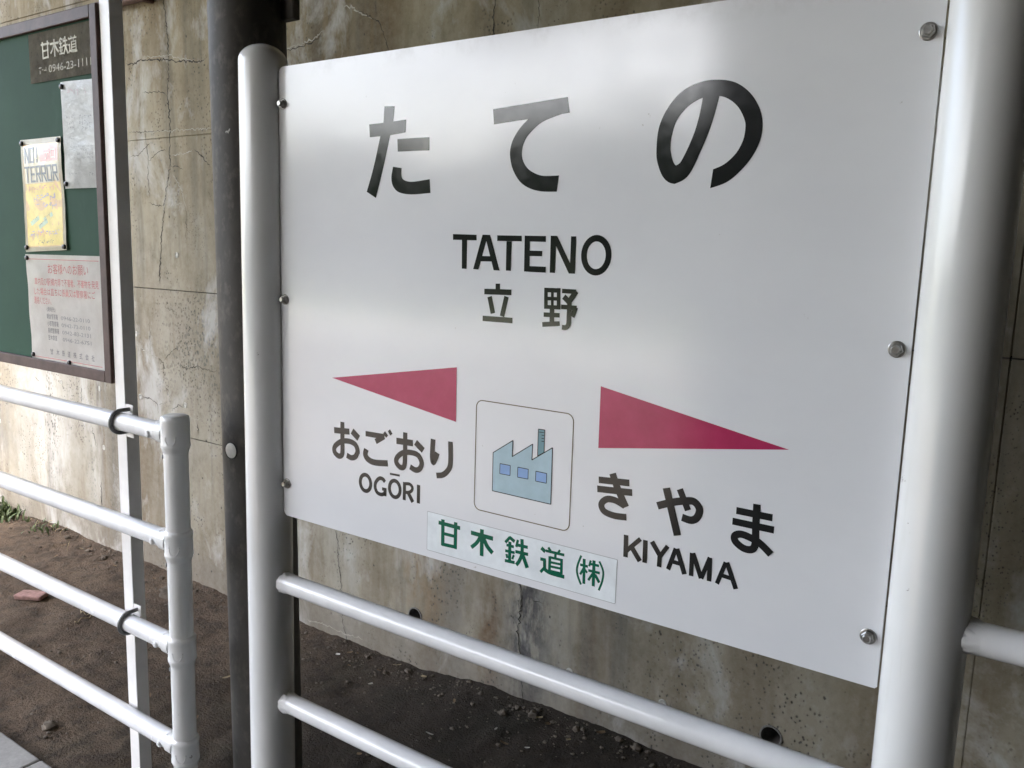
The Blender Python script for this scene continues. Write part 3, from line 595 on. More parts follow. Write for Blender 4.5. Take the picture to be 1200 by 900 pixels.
# panel: 3 mm enamelled plate, rounded corners, small return edge
PZ = .95; PH = .917
def on_panel(x, z, lift): return Vector((x / 1000, -.0032 - lift, PZ + z / 1000))
def rounded(x0, x1, z0, z1, r, n=6):
    out = []
    for cx, cz, a0 in ((x1 - r, z1 - r, 0), (x0 + r, z1 - r, 90), (x0 + r, z0 + r, 180), (x1 - r, z0 + r, 270)):
        out += [(cx + r * math.cos(R(a0 + 90 * i / n)), cz + r * math.sin(R(a0 + 90 * i / n))) for i in range(n + 1)]
    return out
bm = bmesh.new(); pts = rounded(.0015, 1.1962, 0, PH, .012)[:21] + [(1.1962 - .003, 0), (1.1962, .003)]
f = [bm.verts.new((x, -.003, PZ + z)) for x, z in pts]; bk = [bm.verts.new((x, 0, PZ + z)) for x, z in pts]
bm.faces.new(f); bm.faces.new(bk)
side = [bm.faces.new((f[i], f[(i + 1) % len(f)], bk[(i + 1) % len(f)], bk[i])) for i in range(len(f))]
bmesh.ops.bevel(bm, geom=[e for e in bm.edges if all(v in f for v in e.verts)], offset=.0008, segments=2, affect='EDGES')
panel = obj('panel', bm, M['panel'], sign)
for key, word in (('ta', 'letter'), ('te', 'letter'), ('no', 'letter'), ('T', 'letter'), ('A', 'letter'), ('T2', 'letter'), ('E', 'letter'), ('N', 'letter'), ('O', 'letter'), ('tatsu', 'letter'), ('ya_field', 'letter'),
                  ('o1', 'letter'), ('go', 'letter'), ('o2', 'letter'), ('ri', 'letter'), ('O3', 'letter'), ('Gl', 'letter'), ('O4', 'letter'), ('macron', 'letter_bar'), ('R', 'letter'), ('I', 'letter'),
                  ('ki', 'letter'), ('ya', 'letter'), ('ma', 'letter'), ('K', 'letter'), ('I2', 'letter'), ('Y', 'letter'), ('A2', 'letter'), ('M', 'letter'), ('A3', 'letter')):
    bm = bmesh.new(); glyph(bm, GLYPHS[key], on_panel); obj(word, bm, M['black'], panel)
for key in ('arrowL', 'arrowR'):
    bm = bmesh.new(); glyph(bm, GLYPHS[key], on_panel); obj('arrow', bm, M['crimson'], panel)['label'] = 'crimson arrow triangle'
# pictogram: a factory in a rounded square
pic = bpy.data.objects.new('pictogram', None)
bm = bmesh.new()
fr = rounded(511, 708, 115, 312.5, 13, 8); A, B = strip(fr, 1.7, True); sheet(bm, (A, B), on_panel, .00022)
pic = obj('pictogram_border', bm, M['olive'], sign)
bm = bmesh.new(); glyph(bm, GLYPHS['chimney'], on_panel, .0002); obj('chimney', bm, M['teal'], pic)
bm = bmesh.new(); glyph(bm, GLYPHS['factory'], on_panel, .00032); obj('factory_shape', bm, M['skyblue'], pic)
def outline(bm, pts, w, t):
    for i in range(len(pts)): sheet(bm, strip([pts[i], pts[(i + 1) % len(pts)]], w), on_panel, t + .00001 * i)
bm = bmesh.new(); outline(bm, GLYPHS['factory'][0][2], 1.5, .00042); obj('factory_outline', bm, M['black'], pic)
bm = bmesh.new(); outline(bm, GLYPHS['chimney'][0][2][:2] + GLYPHS['chimney'][0][2][2:], 1.5, .00026); glyph(bm, GLYPHS['chimney_marks'], on_panel, .0003); obj('chimney_outline', bm, M['black'], pic)
for st in GLYPHS['pict_windows']:
    bm = bmesh.new(); plate(bm, st[2], on_panel, .00044); wn = obj('factory_window', bm, M['winblue'], pic)
    bm = bmesh.new(); outline(bm, st[2], 1.2, .0005); obj('window_outline', bm, M['black'], pic)
# sticker with the operator's name
bm = bmesh.new(); pts = rounded(403, 799, 14, 88.5, 1.5, 3); plate(bm, pts, on_panel, .00015)
stk = obj('company_sticker', bm, M['sticker'], sign)
bm = bmesh.new(); A, B = strip(pts, .8, True); sheet(bm, (A, B), on_panel, .0002); obj('sticker_edge', bm, M['tabsteel'], stk)
for key in ('kan', 'moku', 'tetsu', 'dou', 'lp', 'kabu', 'rp'):
    bm = bmesh.new(); glyph(bm, GLYPHS[key], on_panel, .0003); obj('letter', bm, M['green'], stk)
# bolts, washers and the tabs behind
for x in (.0145, 1.179):
    for z in (.846, .460, .071):
        bm = bmesh.new(); c = (x, -.003, PZ + z)
        lathe(bm, c, (0, -1, 0), [(.0108, 0), (.0108, .0012), (.0098, .0018)], 24)
        bo = obj('bolt', bm, M['steel'], sign, True, 30)
        bm = bmesh.new(); lathe(bm, (x, -.0045, PZ + z), (0, -1, 0), [(.0086, 0), (.0086, .0048), (.0074, .006)], 6); obj('nut', bm, M['steel'], bo)
        bm = bmesh.new(); lathe(bm, (x, -.0104, PZ + z), (0, -1, 0), [(.0058, 0), (.0058, .0028), (.0044, .0046)], 16); obj('bolt_end', bm, M['steel'], bo, True, 30)
        bm = bmesh.new(); s = (x - .014, x + .022) if x < .5 else (x - .022, x + .014)
        box(bm, s[0], s[1], .0006, .006, PZ + z - .03, PZ + z + .03); obj('mounting_tab', bm, M['tabsteel'], sign)
def weld(p, axis, r, parent, seed):
    """lumpy fillet where a rail meets a post"""
    bm = bmesh.new(); p = Vector(p); a = Vector(axis).normalized(); u, v = frame_of(a); rings = []
    for h, rr in ((-.006, r * 1.00), (.000, r * 1.075), (.006, r * 1.085), (.012, r * 1.05), (.019, r * 1.002)):
        ring = []
        for i in range(36):
            t = 2 * math.pi * i / 36; d = u * math.cos(t) + v * math.sin(t)
            ring.append(bm.verts.new(p + a * h + d * (rr + (.0042 if rr > r * 1.04 else .0006) * noise.noise(d * 5 + Vector((seed, h * 120, 0))))))
        rings.append(ring)
    for A_, B_ in zip(rings, rings[1:]):
        for i in range(36): bm.faces.new((A_[i], A_[(i + 1) % 36], B_[(i + 1) % 36], B_[i]))
    return obj('weld_bead', bm, M['rail'], parent, True)
def rail(x0, x1, z, r, parent, y=0.0, mat='rail', z1=None):
    bm = bmesh.new(); z1 = z if z1 is None else z1
    n = 10; pts = [(x0 + (x1 - x0) * i / n, y, z + (z1 - z) * i / n) for i in range(n + 1)]
    tube_path(bm, pts, r, 32); return obj('rail', bm, M[mat], parent, True, 50)
for z in (.796, .517, .25):
    rail(XL + .03, XR - .03, z, .0212, sign)
    # saddle weld: sits where the pipe wall meets the round post
    weld((XL + PR - .001, 0, z), (1, 0, 0), .0212, sign, z * 10); weld((XR - PR + .001, 0, z), (-1, 0, 0), .0212, sign, z * 10 + 3)

# ------------------------------------------------------------------ railings either side
RZ = (1.067, .797, .527, .256)
fence = thing('handrail_fence', 'four-rail white pipe railing standing in front of the notice board', 'railing')
FX = -.385
def socket_post(x, parent):
    bm = bmesh.new(); lathe(bm, (x, 0, -.05), (0, 0, 1), [(.0285, 0), (.0285, RZ[0] + .05), (.0285, RZ[0] + .051)], 36)
    p = obj('post', bm, M['white'], parent, True, 40)
    for k, z in enumerate(RZ):
        bm = bmesh.new(); h = .031
        if k == 0: prof = [(.029, -h - .012), (.0325, -h), (.0340, -h + .003), (.0340, -h + .012), (.0332, -h + .0135), (.0332, h - .012), (.0338, h - .010), (.0338, h + .006), (.0322, h + .013), (.027, h + .0165), (.0006, h + .018)]
        else: prof = [(.029, -h - .012), (.0325, -h), (.0340, -h + .003), (.0340, -h + .010), (.0332, -h + .0115), (.0332, h - .0115), (.0340, h - .010), (.0340, h - .003), (.0325, h), (.0288, h + .004)]
        lathe(bm, (x, 0, z), (0, 0, 1), prof, 36, True, True); c = obj('socket', bm, M['white'], parent, True, 45)
        # cast boss outlined on the face, and the grub screws
        bm = bmesh.new(); pts = [Vector((x + .0325 * math.sin(t), -.0325 * math.cos(t), z + dz)) for t, dz in [(R(35 + 22 * math.cos(q)), .021 * math.sin(q)) for q in (R(a) for a in range(180, 361, 15))]]
        tube_path(bm, pts, .0018, 6); obj('cast_rim', bm, M['white'], c, True)
        bm = bmesh.new(); q = Vector((x - .0285 * .55, -.0285 * .83, z - .052)); d = Vector((-.55, -.83, 0)); lathe(bm, q - d * .002, d, [(.005, 0), (.005, .004), (.003, .0055)], 12); obj('screw', bm, M['dullsteel'], c, True, 30)
    return p
def fence_rail(x0, x1, z, parent, r=.0228, zend=None):
    return rail(x0, x1, z, r, parent)
socket_post(FX, fence); socket_post(-2.36, fence)
for z in RZ:
    rl = fence_rail(-6.5, FX - .02, z, fence)
    bm = bmesh.new(); lathe(bm, (FX - .056, 0, z), (1, 0, 0), [(.0226, 0), (.0268, .003), (.0268, .03)], 32, False, False); obj('socket_arm', bm, M['white'], rl, True, 40)
    bm = bmesh.new(); lathe(bm, (FX - .078, -.0205, z - .006), (0, -1, -.15), [(.0085, 0), (.0085, .003), (.0062, .0062), (.001, .0075)], 14); obj('rivet', bm, M['rail'], rl, True, 40)
    bm = bmesh.new(); lathe(bm, (FX - .060, -.004, z + .021), (0, -.2, 1), [(.0085, 0), (.0085, .004), (.005, .006)], 12); obj('rivet', bm, M['rail'], rl, True, 40)
fence2 = thing('handrail_fence', 'white pipe railing welded to the far side of the sign post', 'railing')
for z in RZ:
    z = z - .012
    rl = rail(XR + PR - .004, 3.4, z, .0212, fence2); weld((XR + PR - .013, 0, z), (1, 0, 0), .0212, fence2, z * 7); weld((XR + PR - .004, 0, z), (1, 0, 0), .0212, fence2, z * 9)
bm = bmesh.new(); lathe(bm, (3.43, 0, -.05), (0, 0, 1), [(.0303, 0), (.0303, 1.16), (.02, 1.17)], 32); obj('post', bm, M['white'], fence2, True, 40)

# ------------------------------------------------------------------ notice board
nb = thing('notice_board', 'dark green notice board in a brown metal frame clamped to the railing', 'notice board')
BX0, BX1, BZ0, BZ1 = -1.98, -.6815, 1.1545, 2.086
bm = bmesh.new(); box(bm, BX0 + .012, BX1 - .012, .0275, .038, BZ0 + .012, BZ1 - .012); obj('backing', bm, M['felt'], nb)
def bar(x0, x1, z0, z1, y0=.0165, y1=.027):
    bm = bmesh.new(); box(bm, x0, x1, y0, y1, z0, z1, .002, 2); return obj('frame_bar', bm, M['frame'], nb)
bar(BX0, BX0 + .03, BZ0, BZ1); bar(BX1 - .03, BX1, BZ0, BZ1)
bar(BX0 + .0305, BX1 - .0305, BZ0, BZ0 + .03); bar(BX0 + .0305, BX1 - .0305, BZ1 - .03, BZ1)
def clamp_post(x0):
    # painted square tube beside the board, held to the railing by U-bolts through a small plate
    x1 = x0 + .043
    bm = bmesh.new(); box(bm, x0, x1, .0242, .0595, -.02, 2.45, .0012, 1); p = obj('tube_post', bm, M['beam'], nb)
    for z in (RZ[0], RZ[2]):
        ux = x1 + .018
        bm = bmesh.new(); pts = [(ux, .034, z + .0284)] + [(ux, -.0284 * math.sin(a), z + .0284 * math.cos(a)) for a in (R(t) for t in range(0, 181, 12))] + [(ux, .034, z - .0284)]
        tube_path(bm, pts, .0052, 12); obj('u_bolt', bm, M['dullsteel'], p, True, 50)
        bm = bmesh.new(); box(bm, x1 + .0006, x1 + .033, .0245, .0285, z - .046, z + .040, .0008, 1); obj('clamp_plate', bm, M['beam'], p)
    return p
clamp_post(-.6775); clamp_post(-2.028)

def sheet_wave(x, z, seed, amp): return amp * (noise.noise((x * 9, z * 9, seed)) + .4 * noise.noise((x * 25, z * 25, seed + 4)))
class Sheet:
    """a pinned sheet: quad corners TL, TR, BR, BL in metres on the board, slightly cockled"""
    def __init__(s, name, label, cat, q, mat, seed, amp=.0022, y=.0225):
        s.q = [Vector((a, 0, b)) for a, b in q]
        for v in s.q: v.x = 1.38 - (1.38 - v.x) * 1.0175; v.z = 1.515 + (v.z - 1.515) * 1.0175     # measured on the y = 0 plane, stands 20 mm behind it
        s.seed, s.amp, s.y = seed, amp, y
        s.w = (s.q[1] - s.q[0]).length * 1000; s.h = (s.q[3] - s.q[0]).length * 1000
        bm = bmesh.new(); nx, nz = 14, 18
        g = [[bm.verts.new(s.at(s.w * i / nx, s.h * j / nz, 0)) for i in range(nx + 1)] for j in range(nz + 1)]
        for j in range(nz):
            for i in range(nx): bm.faces.new((g[j][i], g[j][i + 1], g[j + 1][i + 1], g[j + 1][i]))
        bmesh.ops.solidify(bm, geom=bm.faces[:], thickness=.0005)
        s.o = tag(obj(name, bm, mat, None, True, 60), label, cat)
    def at(s, x, z, lift):
        """x mm from the left edge, z mm down from the top edge"""
        u, v = x / s.w, z / s.h
        a = s.q[0].lerp(s.q[1], u); b = s.q[3].lerp(s.q[2], u); p = a.lerp(b, v)
        p.y = s.y + sheet_wave(p.x, p.z, s.seed, s.amp) - lift; return p
    def block(s, x0, x1, z0, z1, mat, lift=.0003, name='printed_block'):
        bm = bmesh.new(); n, k = 8, 6
        g = [[bm.verts.new(s.at(x0 + (x1 - x0) * i / n, z0 + (z1 - z0) * j / k, lift)) for i in range(n + 1)] for j in range(k + 1)]
        for j in range(k):
            for i in range(n): bm.faces.new((g[j][i], g[j][i + 1], g[j + 1][i + 1], g[j + 1][i]))
        return obj(name, bm, mat, s.o, True)
    def text(s, body, x, z, size, mat, width=None, lift=.0009, tilt=0.0):
        me = text_mesh(body, size, lambda a, b, t: s.at(x + a, z - b + tilt * a, lift), width)
        return link('printed_text', me, mat, s.o)
    def marks(s, x0, x1, z, h, mat, lift=.0008, seed=1, tilt=0.0, density=1.0):
        """a worn line of small print, no longer legible: broken strokes"""
        r = random.Random(seed); bm = bmesh.new(); x = x0
        while x < x1:
            if r.random() < .9 * density:
                for _ in range(r.randint(2, 4)):
                    a, b = r.uniform(0, .75) * h, r.uniform(0, .8) * h
                    wd, hh = (r.uniform(.3, .8) * h, .13 * h) if r.random() < .6 else (.13 * h, r.uniform(.3, .9) * h)
                    q = [(x + a, b), (x + a + wd, b), (x + a + wd, b + hh), (x + a, b + hh)]
                    bm.faces.new([bm.verts.new(s.at(min(px, x1), z + pz + tilt * (px - x0), lift + .00004 * _)) for px, pz in q])
            x += h * 1.08
        o = obj('small_print', bm, mat, s.o); o['kind'] = 'stuff'; return o
    def pin(s, x, z):
        bm = bmesh.new(); p = s.at(x, z, 0)
        lathe(bm, p + Vector((0, .001, 0)), (0, -1, 0), [(.0062, 0), (.0066, .003), (.0058, .0065), (.003, .0078)], 14); return obj('push_pin', bm, M['pin'], s.o, True, 40)
B = .95
# weathered name plaque of the railway
pq = Sheet('name_plaque', 'weathered brown plaque with cream lettering in the corner of the notice board', 'plaque', [(-.982, B + 1.092), (-.672, B + 1.092), (-.672, B + .970), (-.982, B + .970)], M['plaque'], 2, .0004, .0245)
for key in ('kan', 'moku', 'tetsu', 'dou'):
    g = GLYPHS[key]; bm = bmesh.new()
    x0 = {'kan': 430, 'moku': 504, 'tetsu': 581, 'dou': 659}[key]
    k = .86; off = {'kan': 62, 'moku': 108, 'tetsu': 154, 'dou': 202}[key]
    glyph(bm, [(a, b * k * .8, [(off + (x - x0) * k, (y - 55) * k) for x, y in c]) for a, b, c in g], lambda x, z, t: pq.at(x, 47 - z, t + .0003)); obj('letter', bm, M['plaquetext'], pq.o)
pq.text('0946-23-1111', 98, 104, 27, M['plaquetext'], 205, .0012)
pq.marks(48, 88, 86, 15, M['plaquetext'], .0012, 5)
# yellow security poster
po = Sheet('poster', 'narrow yellow security warning poster pinned on the green board', 'poster', [(-1.050, B + .830), (-.843, B + .830), (-.838, B + .542), (-1.053, B + .532)], M['filmy'], 11, .0028)
W_, H_ = po.w, po.h
po.block(12, W_ - 12, 14, H_ - 12, M['p_orange'], .0002); po.block(15, W_ - 15, 17, 118, M['filmy'], .0004); po.block(15, W_ - 15, 120, H_ - 15, M['p_yellow'], .0004)
po.block(100, W_ - 17, 20, 62, M['p_red'], .0006)
def fat(s, letters, x, z, wd, h, gap, stroke, mat):
    """heavy condensed poster capitals from bars"""
    F = {'N': [((0, 0), (0, 1)), ((1, 0), (1, 1)), ((0, 1), (1, 0))], 'O': [((0, 0), (0, 1)), ((1, 0), (1, 1)), ((0, 0), (1, 0)), ((0, 1), (1, 1))], 'T': [((.5, 0), (.5, 1)), ((-.1, 1), (1.1, 1))],
         'E': [((0, 0), (0, 1)), ((0, 1), (1, 1)), ((0, .5), (.85, .5)), ((0, 0), (1, 0))], 'R': [((0, 0), (0, 1)), ((0, 1), (1, 1)), ((1, 1), (1, .5)), ((0, .5), (1, .5)), ((.45, .5), (1.05, 0))], '!': [((.5, .35), (.5, 1)), ((.5, 0), (.5, .12))]}
    for ch in letters:
        bm = bmesh.new()
        for n, (a, b) in enumerate(F[ch]):
            p = [(x + a[0] * (wd - stroke) + stroke / 2, z + h - stroke / 2 - a[1] * (h - stroke)), (x + b[0] * (wd - stroke) + stroke / 2, z + h - stroke / 2 - b[1] * (h - stroke))]
            L = math.hypot(p[1][0] - p[0][0], p[1][1] - p[0][1]) or 1; e = stroke / 2 * .98
            dx, dz = (p[1][0] - p[0][0]) / L * e, (p[1][1] - p[0][1]) / L * e
            A, Bq = strip([(p[0][0] - dx, p[0][1] - dz), (p[1][0] + dx, p[1][1] + dz)], stroke)
            bm.faces.new([bm.verts.new(s.at(px, pz, .0012 + .00003 * n)) for px, pz in (A[0], A[1], Bq[1], Bq[0])])
        obj('printed_letter', bm, mat, s.o); x += wd + gap
fat(po, 'NO!', 19, 22, 25, 42, 3, 6, M['p_slate']); fat(po, 'TERROR', 19, 72, 25, 44, 4, 5.5, M['p_slate'])
po.text('テロ', 126, 56, 36, M['p_pale'], 56, .0011)
po.marks(30, W_ - 25, 124, 13, M['p_red'], .001, 21); po.marks(30, W_ - 30, 150, 17, M['p_violet'], .001, 22, -.03); po.marks(35, W_ - 40, 172, 15, M['p_violet'], .001, 23, -.03)
po.block(18, W_ - 18, 198, 240, M['p_mint'], .0007) if False else None
for a, b in ((32, 222), (75, 232), (100, 214)):
    bm = bmesh.new(); bm.faces.new([bm.verts.new(po.at(a + x, b + z, .0008)) for x, z in ((0, 0), (44, -16), (50, -6), (6, 11))]); obj('printed_shape', bm, M['p_mint'], po.o)
    po.marks(a + 6, a + 44, b - 4, 6, M['p_ink'], .0012, a, -.35)
po.marks(28, W_ - 24, 246, 15, M['p_violet'], .001, 24); po.marks(28, W_ - 24, 248, 12, M['p_red'], .0012, 26, 0, .8); po.marks(70, W_ - 60, 272, 11, M['p_ink'], .001, 25)
for x, z in ((8, 10), (W_ - 10, 10), (9, H_ - 12), (W_ - 9, H_ - 9)): po.pin(x, z)
# small grey timetable sheet
pp = Sheet('paper_notice', 'small clouded grey sheet pinned under the brown plaque', 'notice', [(-.829, B + .961), (-.680, B + .957), (-.681, B + .698), (-.830, B + .698)], M['film2'], 17, .0022, .0222)
pp.marks(28, 120, 20, 11, M['p_pinkink'], .0009, 31, 0, .6)
for i, z in enumerate((82, 98, 112)): pp.marks(22, 62, z, 10, M['p_greyink'], .0009, 40 + i); pp.marks(80, 138, z, 10, M['p_greyink'], .0009, 50 + i)
pp.marks(28, 55, 136, 8, M['p_greyink'], .0009, 60)
for i, z in enumerate((158, 168, 178, 188)): pp.marks(22 + 6 * (i % 2), 142, z, 7, M['p_greyink'], .0009, 70 + i)
pp.marks(22, 140, 226, 9, M['p_greyink'], .0009, 80, 0, .7)
pp.pin(8, 12); pp.pin(8, pp.h - 12)
# large notice to passengers
nn_ = Sheet('paper_notice', 'large clouded white notice with red lettering pinned below the yellow poster', 'notice', [(-1.058, B + .526), (-.679, B + .530), (-.679, B + .236), (-1.052, B + .234)], M['film'], 23, .0030)
W_, H_ = nn_.w, nn_.h
for z in (12, H_ - 13): nn_.block(14, W_ - 12, z, z + 1.6, M['p_notice_red'], .0006, 'printed_rule')
nn_.text('お客様へのお願い', 118, 49, 30, M['p_notice_red'], 205)
nn_.text('車内及び駅構内等で不審者、不審物を発見', 44, 82, 22, M['p_notice_red'], 328); nn_.text('した場合は直ちに係員又は警察署にご', 38, 109, 22, M['p_notice_red'], 316); nn_.text('連絡ください。', 34, 134, 22, M['p_notice_red'], 96)
nn_.text('(連絡先)', 100, 153, 14, M['p_ink'], 48)
for i, (a, b) in enumerate((('朝倉警察署', '0946-22-0110'), ('小郡警察署', '0942-73-0110'), ('鳥栖警察署', '0942-83-2131'), ('甘木鉄道', '0946-22-6751'))):
    nn_.text(a, 98, 174 + 19.5 * i, 16, M['p_ink'], 60 if i < 3 else 46); nn_.text(b, 175, 174 + 19.5 * i, 15, M['p_greyink'], 145)
for i, ch in enumerate('甘木鉄道株式会社'): nn_.text(ch, 105 + 31 * i, H_ - 25, 18, M['p_ink'], 15)
for x, z in ((10, 10), (12, H_ - 16), (205, H_ - 9)): nn_.pin(x, z)

# ------------------------------------------------------------------ column, bracket and conduit
col_ = thing('steel_column', 'dark grey round steel column standing behind the sign post', 'column')
CX, CY, CR_ = -.322, .20, .0895
bm = bmesh.new(); lathe(bm, (CX + .012, CY, -.05), (-.018, 0, 1), [(CR_, 0), (CR_, 2.0), (CR_, 3.6)], 56); obj('shaft', bm, M['pole'], col_, True, 50)
bm = bmesh.new(); dr = Vector((.25, -.97, 0)).normalized(); dr = Vector((.04, -1, 0)).normalized(); c = Vector((CX - .006, CY, 1.018)) + dr * (CR_ - .0008)
lathe(bm, c, dr, [(.019, 0), (.019, .0016), (.0175, .0024)], 28); tg = obj('round_tag', bm, M['p_pale'], col_, True, 30)
bm = bmesh.new(); lathe(bm, c - dr * .0002, dr, [(.0215, 0), (.0215, .001)], 28); obj('tag_rim', bm, M['dark_rim'], tg)  # the tag's own dark rim
bm = bmesh.new(); box(bm, -.285, -.222, CY + .030, CY + .052, 2.042, 2.6, .002, 1); obj('bracket', bm, M['pole'], col_)
bm = bmesh.new(); lathe(bm, (CX - .032, CY, 2.42), (0, 0, 1), [(CR_ - .001, 0), (CR_ + .006, 0), (CR_ + .006, .05), (CR_ - .001, .05)], 48); obj('clamp_band', bm, M['pole'], col_, True, 40)
cd = thing('conduit', 'dark conduit pipe running along the top of the stained wall', 'pipe')
bm = bmesh.new(); tube_path(bm, [(-6.5, 1.015, 2.545), (-3, 1.015, 2.545), (1.5, 1.015, 2.545)], .021, 16); obj('pipe', bm, M['frame'], cd, True, 50)
for x in (-4.2, -2.05, 0.3):
    bm = bmesh.new(); box(bm, x, x + .03, .99, 1.0452, 2.518, 2.571, .003, 1); obj('saddle_clip', bm, M['frame'], cd)

# ------------------------------------------------------------------ litter and growth on the dirt
def rock(name, label, cat, x, y, sx, sy, sz, mat, seed, group=None, rot=0.0):
    bm = bmesh.new(); bmesh.ops.create_icosphere(bm, subdivisions=3, radius=1)
    for v in bm.verts:
        d = v.co.normalized(); v.co = d * (1 + .38 * noise.noise(d * 1.3 + Vector((seed, 0, 0))) + .16 * noise.noise(d * 3.1 + Vector((0, seed, 0))) + .06 * noise.noise(d * 8 + Vector((0, seed, 2))))
    bmesh.ops.scale(bm, vec=(sx, sy, sz), verts=bm.verts); bmesh.ops.rotate(bm, matrix=Matrix.Rotation(rot, 3, 'Z'), verts=bm.verts)
    o = obj(name, bm, mat, None, True, 35); o.location = (x, y, dirt_height(x, y) + sz * .35); return tag(o, label, cat, group)
rock('stone', 'rough brown stone on the dirt at the foot of the wall behind the railing', 'stone', -1.83, .90, .045, .035, .036, M['stone'], 3)
rock('stone', 'pale grey stone against the wall foot below the sign', 'stone', .03, .985, .017, .014, .012, M['stone'], 9)
rock('stone', 'small dark stone lying beside the kerb on the bare dirt', 'stone', -1.2, .06, .026, .022, .014, M['stone'], 14)
bm = bmesh.new(); box(bm, -.062, .062, -.032, .032, -.010, .010, .004, 2)
for v in bm.verts: v.co += Vector((.004 * noise.noise(v.co * 40), .004 * noise.noise(v.co * 40 + Vector((5, 0, 0))), .003 * noise.noise(v.co * 40 + Vector((0, 5, 0)))))
bk_ = tag(obj('brick', bm, M['brick'], None, False), 'loose pinkish red brick lying on the dirt behind the railing', 'brick'); bk_.location = (-2.27, .525, dirt_height(-2.27, .525) + .012); bk_.rotation_euler = (.04, -.03, .45)
def scrap(x, y, l, wd, rot, label, mat, seed):
    bm = bmesh.new(); n = 6; g = []
    for i in range(n + 1):
        t = i / n - .5; ww = wd * (1 - 1.6 * t * t)
        g.append([bm.verts.new((l * t, s * ww / 2, .004 + .35 * l * t * t * .6 + .15 * wd * abs(s))) for s in (-1, 0, 1)])
    for a, b in zip(g, g[1:]):
        for k in range(2): bm.faces.new((a[k], a[k + 1], b[k + 1], b[k]))
    bmesh.ops.solidify(bm, geom=bm.faces[:], thickness=.0008)
    o = obj('litter_scrap' if mat is M['scrap'] else 'dead_leaf', bm, mat, None, True, 60); o.location = (x, y, dirt_height(x, y) + .003); o.rotation_euler = (random.uniform(-.2, .2), random.uniform(-.2, .2), rot)
    return o
for x, y, l, wd, rot in ((-.195, .731, .026, .006, .3), (-.581, .866, .018, .010, 1.2), (-.831, .949, .018, .012, .2), (-.03, .86, .018, .006, 1.7), (.11, .83, .016, .008, .5), (-1.42, .72, .02, .010, 1.0), (-1.30, .90, .018, .009, .3)):
    tag(scrap(x, y, l, wd, rot, '', M['scrap'], 1), 'tiny white scrap of litter on the bare dirt', 'litter', 'white litter scraps on the dirt')
for i in range(34):
    x = random.uniform(-3.2, .9); y = WALL_Y - .03 - abs(random.gauss(0, .13)) if i % 3 else random.uniform(.2, .95)
    tag(scrap(x, y, random.uniform(.014, .034), random.uniform(.006, .016), random.uniform(0, 6.3), '', M['deadleaf'] if i % 4 else M['straw'], i), 'small dry brown leaf on the dirt near the wall', 'leaf', 'dry leaves on the dirt')
bm = bmesh.new(); pts = [(-2.28, .60), (-2.15, .615), (-2.02, .60), (-1.93, .56), (-1.885, .585), (-1.87, .50)]
tube_path(bm, [(x, y, dirt_height(x, y) + .008 + .008 * math.sin(i * 2.1)) for i, (x, y) in enumerate(catmull(pts, 6))], .0022, 6); tag(obj('twig', bm, M['straw'], None, True), 'thin dry crooked stem lying on the dirt', 'twig')
# gravel and clods, thick along the wall foot
rnd = random.Random(12); base = bmesh.new(); bmesh.ops.create_icosphere(base, subdivisions=1, radius=1); bv = [v.co.copy() for v in base.verts]; bf = [[v.index for v in f.verts] for f in base.faces]; base.free()
V, F = [], []
for i in range(2800):
    x = rnd.uniform(-4.2, 1.6)
    y = WALL_Y - .01 - abs(rnd.gauss(0, .075)) if i % 10 < 4 else rnd.uniform(-.03, 1.02)
    s = rnd.choice((.0015, .0018, .0022, .0028, .0035, .0055)) * rnd.uniform(.7, 1.35)
    if i % 10 < 4 and rnd.random() < .22: s *= 1.9
    z = dirt_height(x, y); n0 = len(V); q = Matrix.Rotation(rnd.uniform(0, 6.3), 3, 'Z') @ Matrix.Rotation(rnd.uniform(0, 6.3), 3, 'X')
    for c in bv:
        d = q @ (c * (1 + .5 * rnd.uniform(-.5, .5))); V.append((x + d.x * s * 1.25, y + d.y * s, z + d.z * s * .75 + s * .25))
    F += [[n0 + k for k in f] for f in bf]
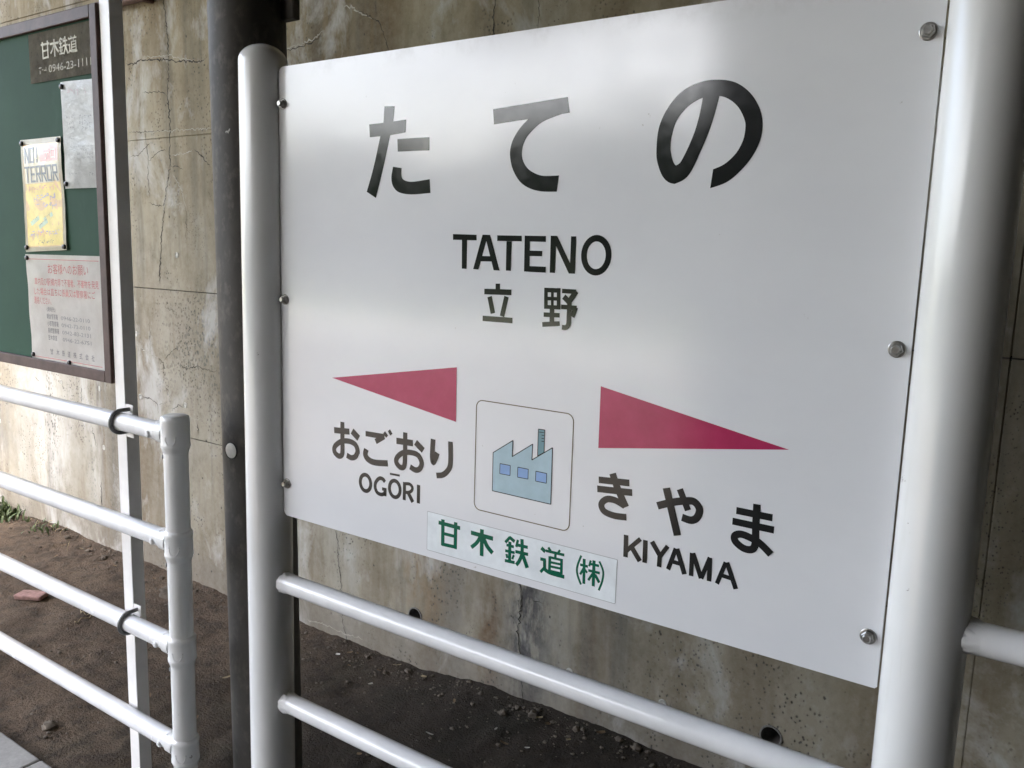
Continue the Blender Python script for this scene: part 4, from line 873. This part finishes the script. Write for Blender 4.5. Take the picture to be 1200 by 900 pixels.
me = bpy.data.meshes.new('gravel'); me.from_pydata(V, [], F); o = link('gravel', me, M['stone']); o['kind'] = 'stuff'; o['label'] = 'loose grit and clods scattered over the dirt'; o['category'] = 'gravel'
# weeds by the wall
def weeds(x, y, label, n, spread, hgt, seed):
    r = random.Random(seed); bm = bmesh.new()
    for i in range(n):
        bx, by = x + r.gauss(0, spread), min(WALL_Y - .02, y + r.gauss(0, spread * .5)); z0 = dirt_height(bx, by) - .005
        a = r.uniform(0, 6.3); lean = r.uniform(.3, 1.2); L = hgt * r.uniform(.5, 1.15); wd = r.uniform(.005, .012); prev = None
        for k in range(6):
            t = k / 5; out = lean * L * t * t * .8; p = Vector((bx + math.cos(a) * out, by + math.sin(a) * out, z0 + L * (t - .35 * lean * t * t)))
            p.y = min(p.y, WALL_Y - .006); sd_ = Vector((-math.sin(a), math.cos(a), 0)) * wd * (1 - t) ** .6 * (.5 + t)
            e = (bm.verts.new(p - sd_), bm.verts.new(p + Vector((0, 0, -.002))), bm.verts.new(p + sd_))
            if prev: bm.faces.new((prev[0], prev[1], e[1], e[0])); bm.faces.new((prev[1], prev[2], e[2], e[1]))
            prev = e
    w = thing('weed_clump', label, 'weeds'); obj('leaves', bm, M['weed'], w, True)
    for i in range(9):
        bx, by = x + r.gauss(.05, spread * 1.3), min(WALL_Y - .03, y + r.gauss(-.03, spread * .5)); z0 = dirt_height(bx, by); a = r.uniform(0, 6.3); L = hgt * r.uniform(.6, 1.3)
        bm = bmesh.new(); tube_path(bm, [(bx + math.cos(a) * L * .7 * t * t, min(WALL_Y - .005, by + math.sin(a) * L * .7 * t * t), z0 + L * t * (1 - .4 * t)) for t in (0, .33, .66, 1)], .0013, 5); obj('dry_stem', bm, M['straw'], w, True)
    return w
weeds(-3.58, .95, 'leafy green weed clump growing against the foot of the wall', 260, .10, .085, 5)
weeds(-3.05, .985, 'sparse low weed sprigs along the wall foot under the lime streak', 34, .09, .05, 9)
weeds(-4.25, .93, 'second weed clump further along the wall foot', 130, .12, .14, 8)
